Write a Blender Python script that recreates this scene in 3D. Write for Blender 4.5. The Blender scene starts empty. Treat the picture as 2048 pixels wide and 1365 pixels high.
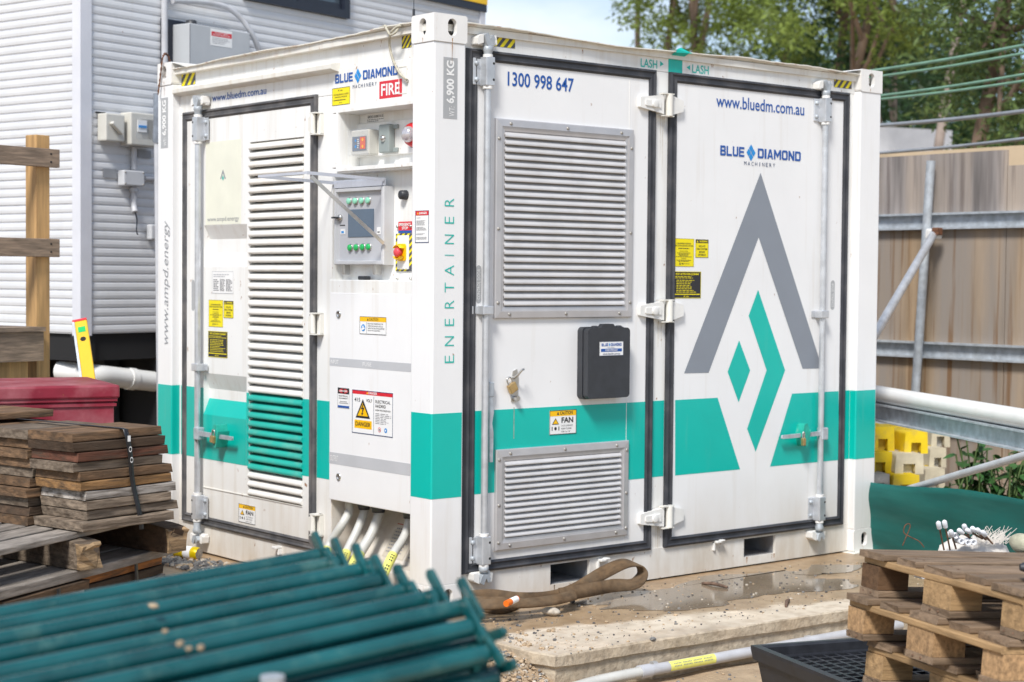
import bpy, bmesh, math, random
from mathutils import Vector, Matrix, Quaternion
rnd = random.Random(7)
R_ = math.radians
sc = bpy.context.scene
# ---------------------------------------------------------------- camera
FPX = 3426.2                      # focal length in pixels of the 2048 px wide photograph
CAM = Vector((-4.3779, -5.79922, 1.44019))
RT = Vector((0.7693008, -0.63882621, 0.00879509))
UP = Vector((0.01674994, 0.03392868, 0.99928389))
FW = Vector((0.63866714, 0.76860258, -0.03680166))
cd = bpy.data.cameras.new('camera'); cam = bpy.data.objects.new('camera', cd); sc.collection.objects.link(cam)
cam.matrix_world = Matrix(((RT.x, UP.x, -FW.x, CAM.x), (RT.y, UP.y, -FW.y, CAM.y), (RT.z, UP.z, -FW.z, CAM.z), (0, 0, 0, 1)))
cd.sensor_width = 36; cd.lens = 36 * FPX / 2048; cd.clip_start = .1; cd.clip_end = 900
cd.dof.use_dof = True; cd.dof.focus_distance = 6.8; cd.dof.aperture_fstop = 3.6; cd.dof.aperture_blades = 9
sc.camera = cam
# ---------------------------------------------------------------- sky, sun, exposure
SUN_AZ, SUN_EL = R_(213), R_(48)  # heading the light comes from
w = bpy.data.worlds.new('World'); sc.world = w; w.use_nodes = True
nt = w.node_tree; nt.nodes.clear()
def N(t, ty, **k):
    n = t.nodes.new(ty)
    for a, b in k.items(): setattr(n, a, b)
    return n
out = N(nt, 'ShaderNodeOutputWorld'); bg = N(nt, 'ShaderNodeBackground'); bg.inputs[1].default_value = .075
sky = N(nt, 'ShaderNodeTexSky', sky_type='NISHITA'); sky.sun_disc = False
sky.sun_elevation = SUN_EL; sky.sun_rotation = R_(90) - SUN_AZ; sky.air_density = 1; sky.dust_density = .4; sky.ozone_density = 2.5
tc = N(nt, 'ShaderNodeTexCoord'); mp = N(nt, 'ShaderNodeMapping'); mp.inputs['Scale'].default_value = (2.2, 2.2, 5.0); mp.inputs['Location'].default_value = (.35, .1, .2)
no = N(nt, 'ShaderNodeTexNoise'); no.inputs['Scale'].default_value = 1.3; no.inputs['Detail'].default_value = 6; no.inputs['Roughness'].default_value = .5
rp = N(nt, 'ShaderNodeValToRGB'); rp.color_ramp.elements[0].position = .47; rp.color_ramp.elements[1].position = .68
mx = N(nt, 'ShaderNodeMix', data_type='RGBA'); mx.inputs[7].default_value = (8.6, 8.9, 9.4, 1)
L = nt.links.new
L(tc.outputs['Generated'], mp.inputs[0]); L(mp.outputs[0], no.inputs['Vector']); L(no.outputs[0], rp.inputs[0]); L(rp.outputs[0], mx.inputs[0])
L(sky.outputs[0], mx.inputs[6]); L(mx.outputs[2], bg.inputs[0]); L(bg.outputs[0], out.inputs[0])
sd = bpy.data.lights.new('sun', 'SUN'); so = bpy.data.objects.new('sun', sd); sc.collection.objects.link(so)
sd.energy = 2.4; sd.angle = R_(13); sd.color = (1, .965, .91)
sdir = Vector((math.cos(SUN_AZ) * math.cos(SUN_EL), math.sin(SUN_AZ) * math.cos(SUN_EL), math.sin(SUN_EL)))
so.rotation_euler = sdir.to_track_quat('Z', 'Y').to_euler(); so.location = (0, 0, 12)
vs = sc.view_settings; vs.view_transform = 'Standard'; vs.look = 'None'; vs.exposure = 0.86; vs.gamma = 1; vs.use_curve_mapping = False
# ---------------------------------------------------------------- helpers
COL = sc.collection
def ray(px, py): return FW + RT * ((px - 1024) / FPX) - UP * ((py - 682.5) / FPX)
def at(px, py, dist): return CAM + ray(px, py) * dist            # point at a given depth
def onz(px, py, z=0.):
    d = ray(px, py); return CAM + d * ((z - CAM.z) / d.z)
class Frame:
    def __init__(s, o, U, V, Nn): s.o, s.U, s.V, s.N = Vector(o), Vector(U).normalized(), Vector(V).normalized(), Vector(Nn).normalized()
    def P(s, u, v, n=0.): return s.o + s.U * u + s.V * v + s.N * n
    def px(s, px, py, n=0.):
        d = ray(px, py); t = ((s.o + s.N * n) - CAM).dot(s.N) / d.dot(s.N); p = CAM + d * t - s.o
        return p.dot(s.U), p.dot(s.V)
W0 = Frame((0, 0, 0), (1, 0, 0), (0, 1, 0), (0, 0, 1))
class MB:
    def __init__(s): s.v = []; s.f = []; s.m = []; s.sm = []
    def add(s, vs_, fs, mi=0, sm=False):
        b = len(s.v); s.v += [Vector(p) for p in vs_]
        for f in fs: s.f.append([b + i for i in f]); s.m.append(mi); s.sm.append(sm)
        return s
    def box(s, fr, u0, u1, v0, v1, n0, n1, mi=0, skip=''):
        p = [fr.P(u, v, n) for n in (n0, n1) for v in (v0, v1) for u in (u0, u1)]
        F = {'b': (0, 2, 3, 1), 'f': (4, 5, 7, 6), 'd': (0, 1, 5, 4), 't': (2, 6, 7, 3), 'l': (0, 4, 6, 2), 'r': (1, 3, 7, 5)}
        return s.add(p, [F[k] for k in F if k not in skip], mi)
    def prism(s, fr, pts, n0, n1=None, mi=0, sm=False):
        a = [fr.P(u, v, n0 if n1 is None else n1) for u, v in pts]; n = len(a)
        s.add(a, [list(range(n))], mi)
        if n1 is not None:
            b = [fr.P(u, v, n0) for u, v in pts]
            s.add(b, [list(range(n - 1, -1, -1))], mi)
            s.add(a + b, [(i, n + i, n + (i + 1) % n, (i + 1) % n) for i in range(n)], mi, sm)
        return s
    def rings(s, rings, closed=True, caps=True, mi=0, sm=True):
        n = len(rings[0]); vs_ = [p for r in rings for p in r]; fs = []
        for i in range(len(rings) - 1):
            for j in range(n if closed else n - 1):
                k = (j + 1) % n; fs.append((i * n + j, i * n + k, (i + 1) * n + k, (i + 1) * n + j))
        s.add(vs_, fs, mi, sm)
        if caps: s.add(rings[0], [list(range(n - 1, -1, -1))], mi); s.add(rings[-1], [list(range(n))], mi)
        return s
    def tube(s, path, r, seg=10, caps=True, mi=0, rf=None):
        path = [Vector(p) for p in path]; rr = []; up = None
        for i, p in enumerate(path):
            t = (path[min(i + 1, len(path) - 1)] - path[max(i - 1, 0)]).normalized()
            if up is None: up = t.orthogonal().normalized()
            up = (up - t * up.dot(t)).normalized(); sd_ = t.cross(up)
            q = rf(i, len(path)) if rf else (r[i] if isinstance(r, (list, tuple)) else r)
            rr.append([p + (up * math.cos(a) + sd_ * math.sin(a)) * q for a in [2 * math.pi * k / seg for k in range(seg)]])
        return s.rings(rr, True, caps, mi)
    def cyl(s, fr, u, v, n0, n1, r, seg=16, r1=None, mi=0):
        r1 = r if r1 is None else r1
        c = lambda n, q: [fr.P(u + q * math.cos(2 * math.pi * k / seg), v + q * math.sin(2 * math.pi * k / seg), n) for k in range(seg)]
        return s.rings([c(n0, r), c(n1, r1)], mi=mi)
    def turn(s, fr, u, v, prof, seg=16, mi=0):   # prof (n, r)
        return s.rings([[fr.P(u + r * math.cos(2 * math.pi * k / seg), v + r * math.sin(2 * math.pi * k / seg), n) for k in range(seg)] for n, r in prof], mi=mi)
    def frame(s, fr, u0, u1, v0, v1, prof, mi=0, sm=False):  # mitred frame, prof (inset, n)
        rr = [[fr.P(u0 + t, v0 + t, n), fr.P(u1 - t, v0 + t, n), fr.P(u1 - t, v1 - t, n), fr.P(u0 + t, v1 - t, n)] for t, n in prof]
        return s.rings(rr, True, False, mi, sm)
    def holed(s, fr, u0, u1, v0, v1, n, cu, cv, ru, rv, depth, mi=0):   # rectangle with a slot-shaped hole and its lip
        seg = 24; o = []; h = []
        for k in range(seg):
            a = 2 * math.pi * (k + .5) / seg; c, d = math.cos(a), math.sin(a)
            e = rv - ru; h.append((cu + ru * c, cv + ru * d + (e if d > 0 else -e)))
            tu = ((u1 - cu) / c) if c > 0 else ((u0 - cu) / c); tv = ((v1 - cv) / d) if d > 0 else ((v0 - cv) / d); t = min(tu, tv)
            o.append((cu + c * t, cv + d * t))
        # snap nearest to corners
        for U, V in ((u0, v0), (u1, v0), (u1, v1), (u0, v1)):
            k = min(range(seg), key=lambda i: (o[i][0] - U) ** 2 + (o[i][1] - V) ** 2); o[k] = (U, V)
        O = [fr.P(a, b, n) for a, b in o]; H = [fr.P(a, b, n) for a, b in h]; I = [fr.P(a, b, n - depth) for a, b in h]
        return s.rings([O, H, I], True, False, mi, False)
    def build(s, name, mat, parent=None, bev=0., label=None, kind=None, seg=2, split=None):
        off = parent.matrix_world.translation if parent is not None else Vector()
        off = WORLD.get(parent.name, Vector()) if parent is not None else Vector()
        me = bpy.data.meshes.new(name); me.from_pydata([p - off for p in s.v], [], s.f)
        ml = mat if isinstance(mat, (list, tuple)) else [mat]
        for m_ in ml: me.materials.append(MAT[m_] if isinstance(m_, str) else m_)
        me.polygons.foreach_set('material_index', s.m); me.polygons.foreach_set('use_smooth', s.sm); me.update()
        o = bpy.data.objects.new(name, me); COL.objects.link(o)
        if parent is not None: o.parent = parent; WORLD[o.name] = off
        else: WORLD[o.name] = Vector()
        if label: o['label'] = label
        if kind: o['kind'] = kind
        if bev:
            b = o.modifiers.new('bevel', 'BEVEL'); b.width = bev; b.segments = seg; b.limit_method = 'ANGLE'; b.angle_limit = R_(40); b.harden_normals = False
        return o
WORLD = {}
def tag(o, label=None, cat=None, group=None, kind=None):
    if label: o['label'] = label
    if cat: o['category'] = cat
    if group: o['group'] = group
    if kind: o['kind'] = kind
    return o
def thing(name, label, cat, loc=(0, 0, 0), group=None):
    o = bpy.data.objects.new(name, None); COL.objects.link(o); o.location = loc; o.empty_display_size = .1
    WORLD[o.name] = Vector(loc); return tag(o, label, cat, group)
def rebase(o):     # put a one-mesh thing's origin at the middle of its base
    me = o.data; n = len(me.vertices)
    xs = [v.co.x for v in me.vertices]; ys = [v.co.y for v in me.vertices]; zs = [v.co.z for v in me.vertices]
    c = Vector(((min(xs) + max(xs)) / 2, (min(ys) + max(ys)) / 2, min(zs))); me.transform(Matrix.Translation(-c)); o.location = o.location + c
    return o
# ---------------------------------------------------------------- materials
class Mats(dict):
    def __missing__(s, k): s[k] = bpy.data.materials.new(k); return s[k]
MAT = Mats()
def M(name, col, rough=.5, metal=0., var=.08, scale=6., streak=None, rust=0., bump=0., bscale=60., spec=.5, rnd_v=0., stretch=(1, 1, 1), dirtz=None, coat=0., trans=0., obj=False, tint=None):
    m = MAT[name]; m.use_nodes = True; t = m.node_tree; t.nodes.clear(); l = t.links.new
    o = N(t, 'ShaderNodeOutputMaterial'); b = N(t, 'ShaderNodeBsdfPrincipled'); l(b.outputs[0], o.inputs[0])
    b.inputs['Roughness'].default_value = rough; b.inputs['Metallic'].default_value = metal; b.inputs['Specular IOR Level'].default_value = spec
    if coat: b.inputs['Coat Weight'].default_value = coat; b.inputs['Coat Roughness'].default_value = .15
    if obj: c = N(t, 'ShaderNodeTexCoord').outputs['Object']
    else: c = N(t, 'ShaderNodeNewGeometry').outputs['Position']
    if rnd_v:
        oi = N(t, 'ShaderNodeObjectInfo'); ad = N(t, 'ShaderNodeVectorMath', operation='SCALE'); ad.inputs[3].default_value = 37.
        cx = N(t, 'ShaderNodeCombineXYZ'); l(oi.outputs['Random'], cx.inputs[0]); l(oi.outputs['Random'], cx.inputs[2]); l(cx.outputs[0], ad.inputs[0])
        a2 = N(t, 'ShaderNodeVectorMath', operation='ADD'); l(c, a2.inputs[0]); l(ad.outputs[0], a2.inputs[1]); c = a2.outputs[0]
    def noise(sc_, det=4, st=(1, 1, 1), ro=.55):
        mp_ = N(t, 'ShaderNodeMapping'); mp_.inputs['Scale'].default_value = st; l(c, mp_.inputs[0])
        n = N(t, 'ShaderNodeTexNoise'); n.inputs['Scale'].default_value = sc_; n.inputs['Detail'].default_value = det; n.inputs['Roughness'].default_value = ro
        l(mp_.outputs[0], n.inputs['Vector']); return n.outputs[0]
    def ramp(f, a, z, ca=(0, 0, 0, 1), cz=(1, 1, 1, 1)):
        r = N(t, 'ShaderNodeValToRGB'); r.color_ramp.elements[0].position = a; r.color_ramp.elements[1].position = z
        r.color_ramp.elements[0].color = ca; r.color_ramp.elements[1].color = cz; l(f, r.inputs[0]); return r.outputs[0]
    def mix(f, a, b_, mode='MIX'):
        x = N(t, 'ShaderNodeMix', data_type='RGBA', blend_type=mode)
        for i, q in ((0, f), (6, a), (7, b_)):
            if hasattr(q, 'links'): l(q, x.inputs[i])
            else: x.inputs[i].default_value = q if i == 0 else (q[0], q[1], q[2], 1)
        return x.outputs[2]
    nz = noise(scale, 5, stretch)
    lo = tuple(x * (1 - var * 2) for x in col); hi = tuple(min(1, x * (1 + var * 1.2)) for x in col)
    cc = ramp(nz, .3, .7, lo + (1,), hi + (1,))
    if tint: cc = mix(ramp(noise(scale * .35, 4, stretch), .42, .62), cc, tint)
    if rnd_v:
        mr = N(t, 'ShaderNodeMapRange'); l(oi.outputs['Random'], mr.inputs[0]); mr.inputs[3].default_value = 1 - rnd_v; mr.inputs[4].default_value = 1 + rnd_v * .6
        vm = N(t, 'ShaderNodeVectorMath', operation='SCALE'); l(cc, vm.inputs[0]); l(mr.outputs[0], vm.inputs[3]); cc = vm.outputs[0]
    if streak:
        sc2, st2, colr, a, z, amt = streak
        f = ramp(noise(sc2, 5, st2, .6), a, z); f2 = N(t, 'ShaderNodeMath', operation='MULTIPLY'); l(f, f2.inputs[0]); f2.inputs[1].default_value = amt
        cc = mix(f2.outputs[0], cc, colr)
    if dirtz:
        z0, z1, colr, amt = dirtz
        sx = N(t, 'ShaderNodeSeparateXYZ'); l(c, sx.inputs[0]); mr = N(t, 'ShaderNodeMapRange'); l(sx.outputs[2], mr.inputs[0])
        mr.inputs[1].default_value = z0; mr.inputs[2].default_value = z1; mr.inputs[3].default_value = 1; mr.inputs[4].default_value = 0
        f = ramp(noise(5, 5, (1, 1, .35), .65), .25, .7); f2 = N(t, 'ShaderNodeMath', operation='MULTIPLY'); l(f, f2.inputs[0]); l(mr.outputs[0], f2.inputs[1])
        f3 = N(t, 'ShaderNodeMath', operation='MULTIPLY'); l(f2.outputs[0], f3.inputs[0]); f3.inputs[1].default_value = amt
        cc = mix(f3.outputs[0], cc, colr)
    if rust:
        f = ramp(noise(38, 3, (1, 1, .6), .5), .80 - rust * .14, .86 - rust * .12); cc = mix(f, cc, (.28, .12, .04))
        f = ramp(noise(9, 3, (1, 1, .25), .5), .70, .9); g = N(t, 'ShaderNodeMath', operation='MULTIPLY'); l(f, g.inputs[0]); g.inputs[1].default_value = .35 * rust; cc = mix(g.outputs[0], cc, (.5, .33, .15))
    l(cc, b.inputs['Base Color'])
    rr = N(t, 'ShaderNodeMapRange'); l(nz, rr.inputs[0]); rr.inputs[3].default_value = max(0.02, rough - .08); rr.inputs[4].default_value = min(1, rough + .1); l(rr.outputs[0], b.inputs['Roughness'])
    if bump:
        bp = N(t, 'ShaderNodeBump'); bp.inputs['Strength'].default_value = min(1, bump * 20); bp.inputs['Distance'].default_value = bump * .15; l(noise(bscale, 4, stretch, .6), bp.inputs['Height']); l(bp.outputs[0], b.inputs['Normal'])
    if trans: b.inputs['Transmission Weight'].default_value = trans
    MAT[name] = m; return m
DIRT = (.42, .34, .25)
M('white_paint', (.82, .82, .80), .36, var=.02, scale=3, streak=(3.2, (6, 6, .35), (.52, .45, .35), .50, .82, .48), rust=.7, dirtz=(.0, .5, (.48, .39, .28), .8), bump=.006, bscale=9)
M('white_clean', (.82, .82, .82), .32, var=.015, scale=3, streak=(3.2, (6, 6, .35), (.58, .52, .44), .57, .88, .42), dirtz=(.0, .5, (.52, .43, .31), .6), rust=.4, bump=.012, bscale=3.5)
M('cream_paint', (.76, .745, .69), .42, var=.04, scale=5, streak=(4, (5, 5, .5), (.5, .38, .24), .5, .85, .5), rust=.45, bump=.004, bscale=20)
M('louvre_white', (.79, .775, .73), .42, var=.03, scale=7, streak=(7, (1, 1, 2), (.55, .40, .24), .54, .82, .45))
M('teal_vinyl', (.0, .47, .395), .35, var=.03, scale=3, streak=(5, (3, 3, .4), (.25, .5, .42), .6, .9, .25))
M('louvre_teal', (.02, .42, .34), .4, var=.05, scale=5, streak=(6, (1, 1, 2), (.35, .48, .38), .5, .85, .5))
M('grey_vinyl', (.235, .26, .30), .4, var=.02)
M('light_grey_vinyl', (.50, .51, .53), .4, var=.03)
M('blue_vinyl', (.008, .085, .36), .35, var=.02)
M('blue_light', (.01, .26, .66), .35, var=.02)
M('navy_vinyl', (.02, .05, .14), .4, var=.02)
M('rubber', (.038, .041, .050), .55, var=.2, scale=9, streak=(9, (1, 1, 1), (.13, .115, .10), .5, .85, .45), bump=.003, bscale=40)
M('rubber_worn', (.085, .085, .09), .6, var=.2, scale=9, streak=(9, (1, 1, 1), (.22, .19, .16), .45, .8, .5))
M('galv', (.60, .62, .65), .36, metal=.5, var=.10, scale=14, streak=(9, (1, 1, .5), (.30, .27, .23), .55, .9, .3))
M('galv_dull', (.47, .51, .55), .5, metal=.3, var=.14, scale=20, streak=(9, (1, 1, .5), (.55, .55, .52), .5, .85, .35))
M('aluminium', (.55, .54, .55), .36, metal=.45, var=.05, scale=8, streak=(6, (1, 1, .6), (.42, .37, .31), .5, .9, .35))
M('alu_slat', (.64, .63, .63), .40, metal=.2, var=.05, scale=8, streak=(6, (1, 1, .6), (.45, .41, .35), .5, .9, .4))
M('black_plastic', (.035, .038, .045), .45, var=.1, scale=20, bump=.003, bscale=120)
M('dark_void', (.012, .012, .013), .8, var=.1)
M('grey_box', (.47, .49, .51), .5, var=.03)
M('grey_box_light', (.56, .57, .59), .45, var=.03)
M('cream_box', (.60, .585, .53), .45, var=.05)
M('yellow_vinyl', (.86, .72, .0), .42, var=.03)
M('amber_vinyl', (.92, .52, .0), .42, var=.03)
M('black_vinyl', (.02, .02, .024), .42, var=.05)
M('hazard_grey', (.075, .08, .095), .5, var=.1)
M('red_vinyl', (.66, .02, .035), .4, var=.04)
M('print_white', (.84, .84, .83), .42, var=.02)
M('print_cream', (.78, .78, .66), .42, var=.03, streak=(5, (4, 4, 1), (.72, .73, .6), .4, .8, .4))
M('print_grey', (.25, .25, .26), .5, var=.02)
M('red_plastic', (.62, .015, .02), .3, var=.05)
M('pink_red', (.72, .07, .09), .35, var=.03)
M('green_button', (.02, .48, .12), .25, var=.03)
M('mint_button', (.30, .72, .52), .25, var=.02)
M('screen', (.085, .13, .19), .12, var=.04, scale=3)
M('steel', (.56, .55, .53), .3, metal=.9, var=.1)
M('brass', (.55, .38, .17), .35, metal=.7, var=.15, scale=25)
M('clear_plastic', (.62, .66, .72), .12, var=.02); [setattr(n_.inputs['Alpha'], 'default_value', .10) for n_ in MAT['clear_plastic'].node_tree.nodes if n_.type == 'BSDF_PRINCIPLED']
M('lens', (.75, .76, .8), .15, var=.05, scale=40, trans=.4, metal=.3)
M('conduit_white', (.58, .58, .55), .4, var=.05, streak=(20, (1, 1, 1), (.45, .42, .36), .5, .8, .4))
M('conduit_grey', (.50, .51, .54), .4, var=.06, scale=12, streak=(10, (1, 1, 1), (.42, .38, .33), .5, .85, .4))
M('pvc_white', (.78, .78, .76), .32, var=.03, streak=(6, (1, 1, 1), (.62, .58, .52), .55, .85, .4))
M('rope', (.50, .47, .38), .85, var=.15, scale=60, bump=.02, bscale=140)
M('rusty_wire', (.16, .065, .03), .7, var=.3, scale=60)
M('sling', (.13, .078, .038), .85, var=.25, scale=18, stretch=(1, 3, 1), bump=.02, bscale=90, streak=(9, (1, 1, 1), (.22, .16, .10), .45, .8, .6))
M('orange_plastic', (.82, .16, .01), .4, var=.04)
# ---------------------------------------------------------------- text and decals
GC = {}
def glyphs(s, bold=0., shear=0.):
    k = (s, bold, shear)
    if k in GC: return GC[k]
    c = bpy.data.curves.new('lettering', 'FONT'); c.body = s; c.offset = bold; c.resolution_u = 3; c.shear = shear; c.fill_mode = 'FRONT'
    o = bpy.data.objects.new('lettering', c); me = bpy.data.meshes.new_from_object(o)
    vs_ = [(v.co.x, v.co.y) for v in me.vertices]; fs = [list(p.vertices) for p in me.polygons]
    bpy.data.objects.remove(o); bpy.data.curves.remove(c); bpy.data.meshes.remove(me)
    x0 = min(v[0] for v in vs_); x1 = max(v[0] for v in vs_); y0 = min(v[1] for v in vs_); y1 = max(v[1] for v in vs_)
    GC[k] = ([((x - x0) / (x1 - x0), (y - y0) / (y1 - y0)) for x, y in vs_], fs); return GC[k]
def clip(poly, x0, y0, x1, y1):
    for ax, val, sg in ((0, x0, 1), (0, x1, -1), (1, y0, 1), (1, y1, -1)):
        o = []
        for i, a in enumerate(poly):
            b = poly[(i + 1) % len(poly)]; da = (a[ax] - val) * sg; db = (b[ax] - val) * sg
            if da >= 0: o.append(a)
            if da * db < 0: t = da / (da - db); o.append((a[0] + (b[0] - a[0]) * t, a[1] + (b[1] - a[1]) * t))
        poly = o
        if not poly: return []
    return poly
class Decal:
    """a flat print: unit square (0,0)-(1,1) mapped to a rectangle of a face"""
    def __init__(s, fr, tl, br, n, mat=None, thick=.0008, fix=False, uv=None):
        s.fr = fr; s.n = n
        if uv: s.u0, s.u1, s.v0, s.v1 = uv
        else:
            a = fr.px(*tl, n); b = fr.px(*br, n); s.u0, s.v1, s.u1, s.v0 = a[0], a[1], b[0], b[1]
        s.mb = MB(); s.ml = []; s.lv = thick
        if mat: s.mb.box(fr, s.u0, s.u1, s.v0, s.v1, n, n + thick, s.mi(mat), skip='b')
    def mi(s, m):
        if m not in s.ml: s.ml.append(m)
        return s.ml.index(m)
    def uv(s, x, y): return s.u0 + (s.u1 - s.u0) * x, s.v0 + (s.v1 - s.v0) * y
    def poly(s, pts, m, lv=1):
        if len(pts) > 2: s.mb.prism(s.fr, [s.uv(*p) for p in pts], s.n + s.lv + lv * .0005, None, s.mi(m))
        return s
    def rect(s, x0, y0, x1, y1, m, lv=1): return s.poly([(x0, y0), (x1, y0), (x1, y1), (x0, y1)], m, lv)
    def disc(s, x, y, r, m, lv=1, k=20):
        asp = (s.u1 - s.u0) / (s.v1 - s.v0)
        return s.poly([(x + r / asp * math.cos(2 * math.pi * i / k), y + r * math.sin(2 * math.pi * i / k)) for i in range(k)], m, lv)
    def text(s, t, x0, y0, x1, y1, m, bold=.0, lv=2, rot=False):
        g, fs = glyphs(t, bold); A = s.mi(m); h = s.n + s.lv + lv * .0005
        if rot: s.mb.add([s.fr.P(*s.uv(x1 - (x1 - x0) * b, y0 + (y1 - y0) * a), h) for a, b in g], fs, A)
        else: s.mb.add([s.fr.P(*s.uv(x0 + (x1 - x0) * a, y0 + (y1 - y0) * b), h) for a, b in g], fs, A)
        return s
    def lines(s, x0, y0, x1, y1, k, m, lv=2, center=False, fill=.5):
        H = (y1 - y0) / k
        for i in range(k):
            y = y1 - (i + 1) * H; e = rnd.uniform(.6, 1) if not center else rnd.uniform(.5, 1); wd = (x1 - x0) * e
            xx = x0 + ((x1 - x0) - wd) / 2 if center else x0; end = xx + wd
            while xx < end - .01:
                q = min(end, xx + rnd.uniform(.05, .13)); s.rect(xx, y + H * (1 - fill) / 2, q, y + H * (1 + fill) / 2, m, lv); xx = q + .022
        return s
    def border(s, m, t=.012, lv=2):
        ty = t * (s.u1 - s.u0) / (s.v1 - s.v0)
        return s.rect(0, 0, 1, ty, m, lv).rect(0, 1 - ty, 1, 1, m, lv).rect(0, 0, t, 1, m, lv).rect(1 - t, 0, 1, 1, m, lv)
    def done(s, name, parent, label=None): return s.mb.build(name, s.ml, parent, label=label)
def lettering(fr, t, bl, br, tl, n, mat, parent, bold=0., name='lettering', shear=0., label=None):
    """text laid on a face so that its bottom-left, bottom-right and top-left corners fall on three face points"""
    a, b, c = [Vector(fr.px(*q, n)) for q in (bl, br, tl)]; g, fs = glyphs(t, bold, shear); U = b - a; V = c - a
    # keep the print square to the face
    if abs(U.x) > abs(U.y): U.y = 0; V.x = 0
    else: U.x = 0; V.y = 0
    return MB().add([fr.P(*(a + U * x + V * y), n + .0016) for x, y in g], fs).build(name, mat, parent, label=label)
def hazard(fr, tl, br, n, parent, k=4, slope=1.1):
    d = Decal(fr, tl, br, n, 'hazard_grey'); asp = (d.v1 - d.v0) / (d.u1 - d.u0); wdt = 1. / k; sl = asp / slope
    for i in range(-k * 2, k * 2):
        x = i * wdt * 1.25
        d.poly(clip([(x, 0), (x + wdt * .62, 0), (x + wdt * .62 + sl, 1), (x + sl, 1)], 0.02, 0.02, .98, .98), 'yellow_vinyl')
    return d.done('hazard_sticker', parent)
# ================================================================ THE CONTAINER
CW, CD, CH = 2.991, 2.438, 2.556
RF = Frame((0, 0, 0), (1, 0, 0), (0, 0, 1), (0, -1, 0))
LF = Frame((0, 0, 0), (0, -1, 0), (0, 0, 1), (-1, 0, 0))
BK = Frame((0, CD, 0), (-1, 0, 0), (0, 0, 1), (0, 1, 0))
RB = Frame((CW, 0, 0), (0, 1, 0), (0, 0, 1), (1, 0, 0))
C = thing('battery_container', 'large white steel battery container with a teal band, standing on the concrete slab', 'container', (CW / 2, CD / 2, 0))
def ext(mb, fr, prof, u0, u1, mi=0, sm=False, caps=True):    # prof (v, n) swept along u
    return mb.rings([[fr.P(u, v, n) for v, n in prof] for u in (u0, u1)], True, caps, mi, sm)
MB.ext = ext
# --- frame, posts, castings
b = MB(); b.box(W0, .36, CW - .06, .10, CD - .06, .13, 2.49); b.box(W0, .10, .36, .90, CD - .06, .13, 2.49); b.build('body_shell', 'white_clean', C)
BRF, BLF = -.045, -.055
for x0, x1, y0, y1 in ((.004, .174, .004, .158), (CW - .174, CW - .004, .004, .158), (.004, .174, CD - .158, CD - .004), (CW - .174, CW - .004, CD - .158, CD - .004)):
    MB().box(W0, x0, x1, y0, y1, .117, CH - .117).build('corner_post', 'white_clean', C, bev=.007)
def casting(fx, fy, top):
    m = MB(); z0, z1 = (CH - .118, CH) if top else (0, .118)
    frx = RF if fy == 0 else BK; fry = LF if fx == 0 else RB
    if fy == 0: u0 = 0 if fx == 0 else CW - .178
    else: u0 = -CW if fx == 1 else -.178
    cu = u0 + .089 + (.008 if fx == 0 else -.002); m.holed(frx, u0, u0 + .178, z0, z1, 0, cu, z0 + .064, .024, .037, .022)
    if fx == 0: v0 = -.162 if fy == 0 else -CD
    else: v0 = 0 if fy == 0 else CD - .162
    m.holed(fry, v0, v0 + .162, z0, z1, 0, v0 + .081, z0 + .064, .024, .037, .022)
    x0, x1 = (0, .178) if fx == 0 else (CW - .178, CW); y0, y1 = (0, .162) if fy == 0 else (CD - .162, CD)
    m.add([(x0, y0, z1), (x1, y0, z1), (x1, y1, z1), (x0, y1, z1)], [(0, 1, 2, 3)]); m.add([(x0, y0, z0), (x1, y0, z0), (x1, y1, z0), (x0, y1, z0)], [(3, 2, 1, 0)])
    xi = x1 if fx == 0 else x0; yi = y1 if fy == 0 else y0
    m.add([(xi, y0, z0), (xi, y1, z0), (xi, y1, z1), (xi, y0, z1)], [(0, 1, 2, 3)]); m.add([(x0, yi, z0), (x1, yi, z0), (x1, yi, z1), (x0, yi, z1)], [(0, 1, 2, 3)])
    o = m.build('corner_casting', 'casting_paint', C)
    me = o.data; bm = bmesh.new(); bm.from_mesh(me); bmesh.ops.remove_doubles(bm, verts=bm.verts, dist=.0008); bmesh.ops.recalc_face_normals(bm, faces=bm.faces); bm.to_mesh(me); bm.free()
    at_ = me.attributes.new('bevel_weight_edge', 'FLOAT', 'EDGE'); P0 = (x0, y0, z0); P1 = (x1, y1, z1); off_ = WORLD[C.name]
    for e_ in me.edges:
        c0, c1 = me.vertices[e_.vertices[0]].co + off_, me.vertices[e_.vertices[1]].co + off_; k = 0
        for ax in range(3):
            for P_ in (P0, P1):
                if abs(c0[ax] - P_[ax]) < 1e-4 and abs(c1[ax] - P_[ax]) < 1e-4: k += 1
        at_.data[e_.index].value = 1. if k >= 2 else 0.
    bv = o.modifiers.new('bevel', 'BEVEL'); bv.width = .012; bv.segments = 3; bv.limit_method = 'WEIGHT'; bv.use_clamp_overlap = False
M('casting_paint', (.80, .79, .77), .4, var=.03, scale=8, streak=(16, (2, 2, .5), (.42, .22, .08), .62, .80, .7), rust=.8, bump=.008, bscale=30)
for fx in (0, 1):
    for fy in (0, 1):
        for top in (0, 1): casting(fx, fy, top)
# --- right face frame
m = MB(); m.box(RF, .17, CW - .17, 2.425, 2.521, -.12, BRF); m.box(RF, 1.337, 1.437, .02, 2.425, -.12, BRF - .001); m.box(RF, .165, .222, .15, 2.425, -.12, BRF - .0005); m.box(RF, 2.758, CW - .16, .15, 2.425, -.12, BRF - .0005)
m.build('door_surround', 'white_paint', C, bev=.004)
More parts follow.
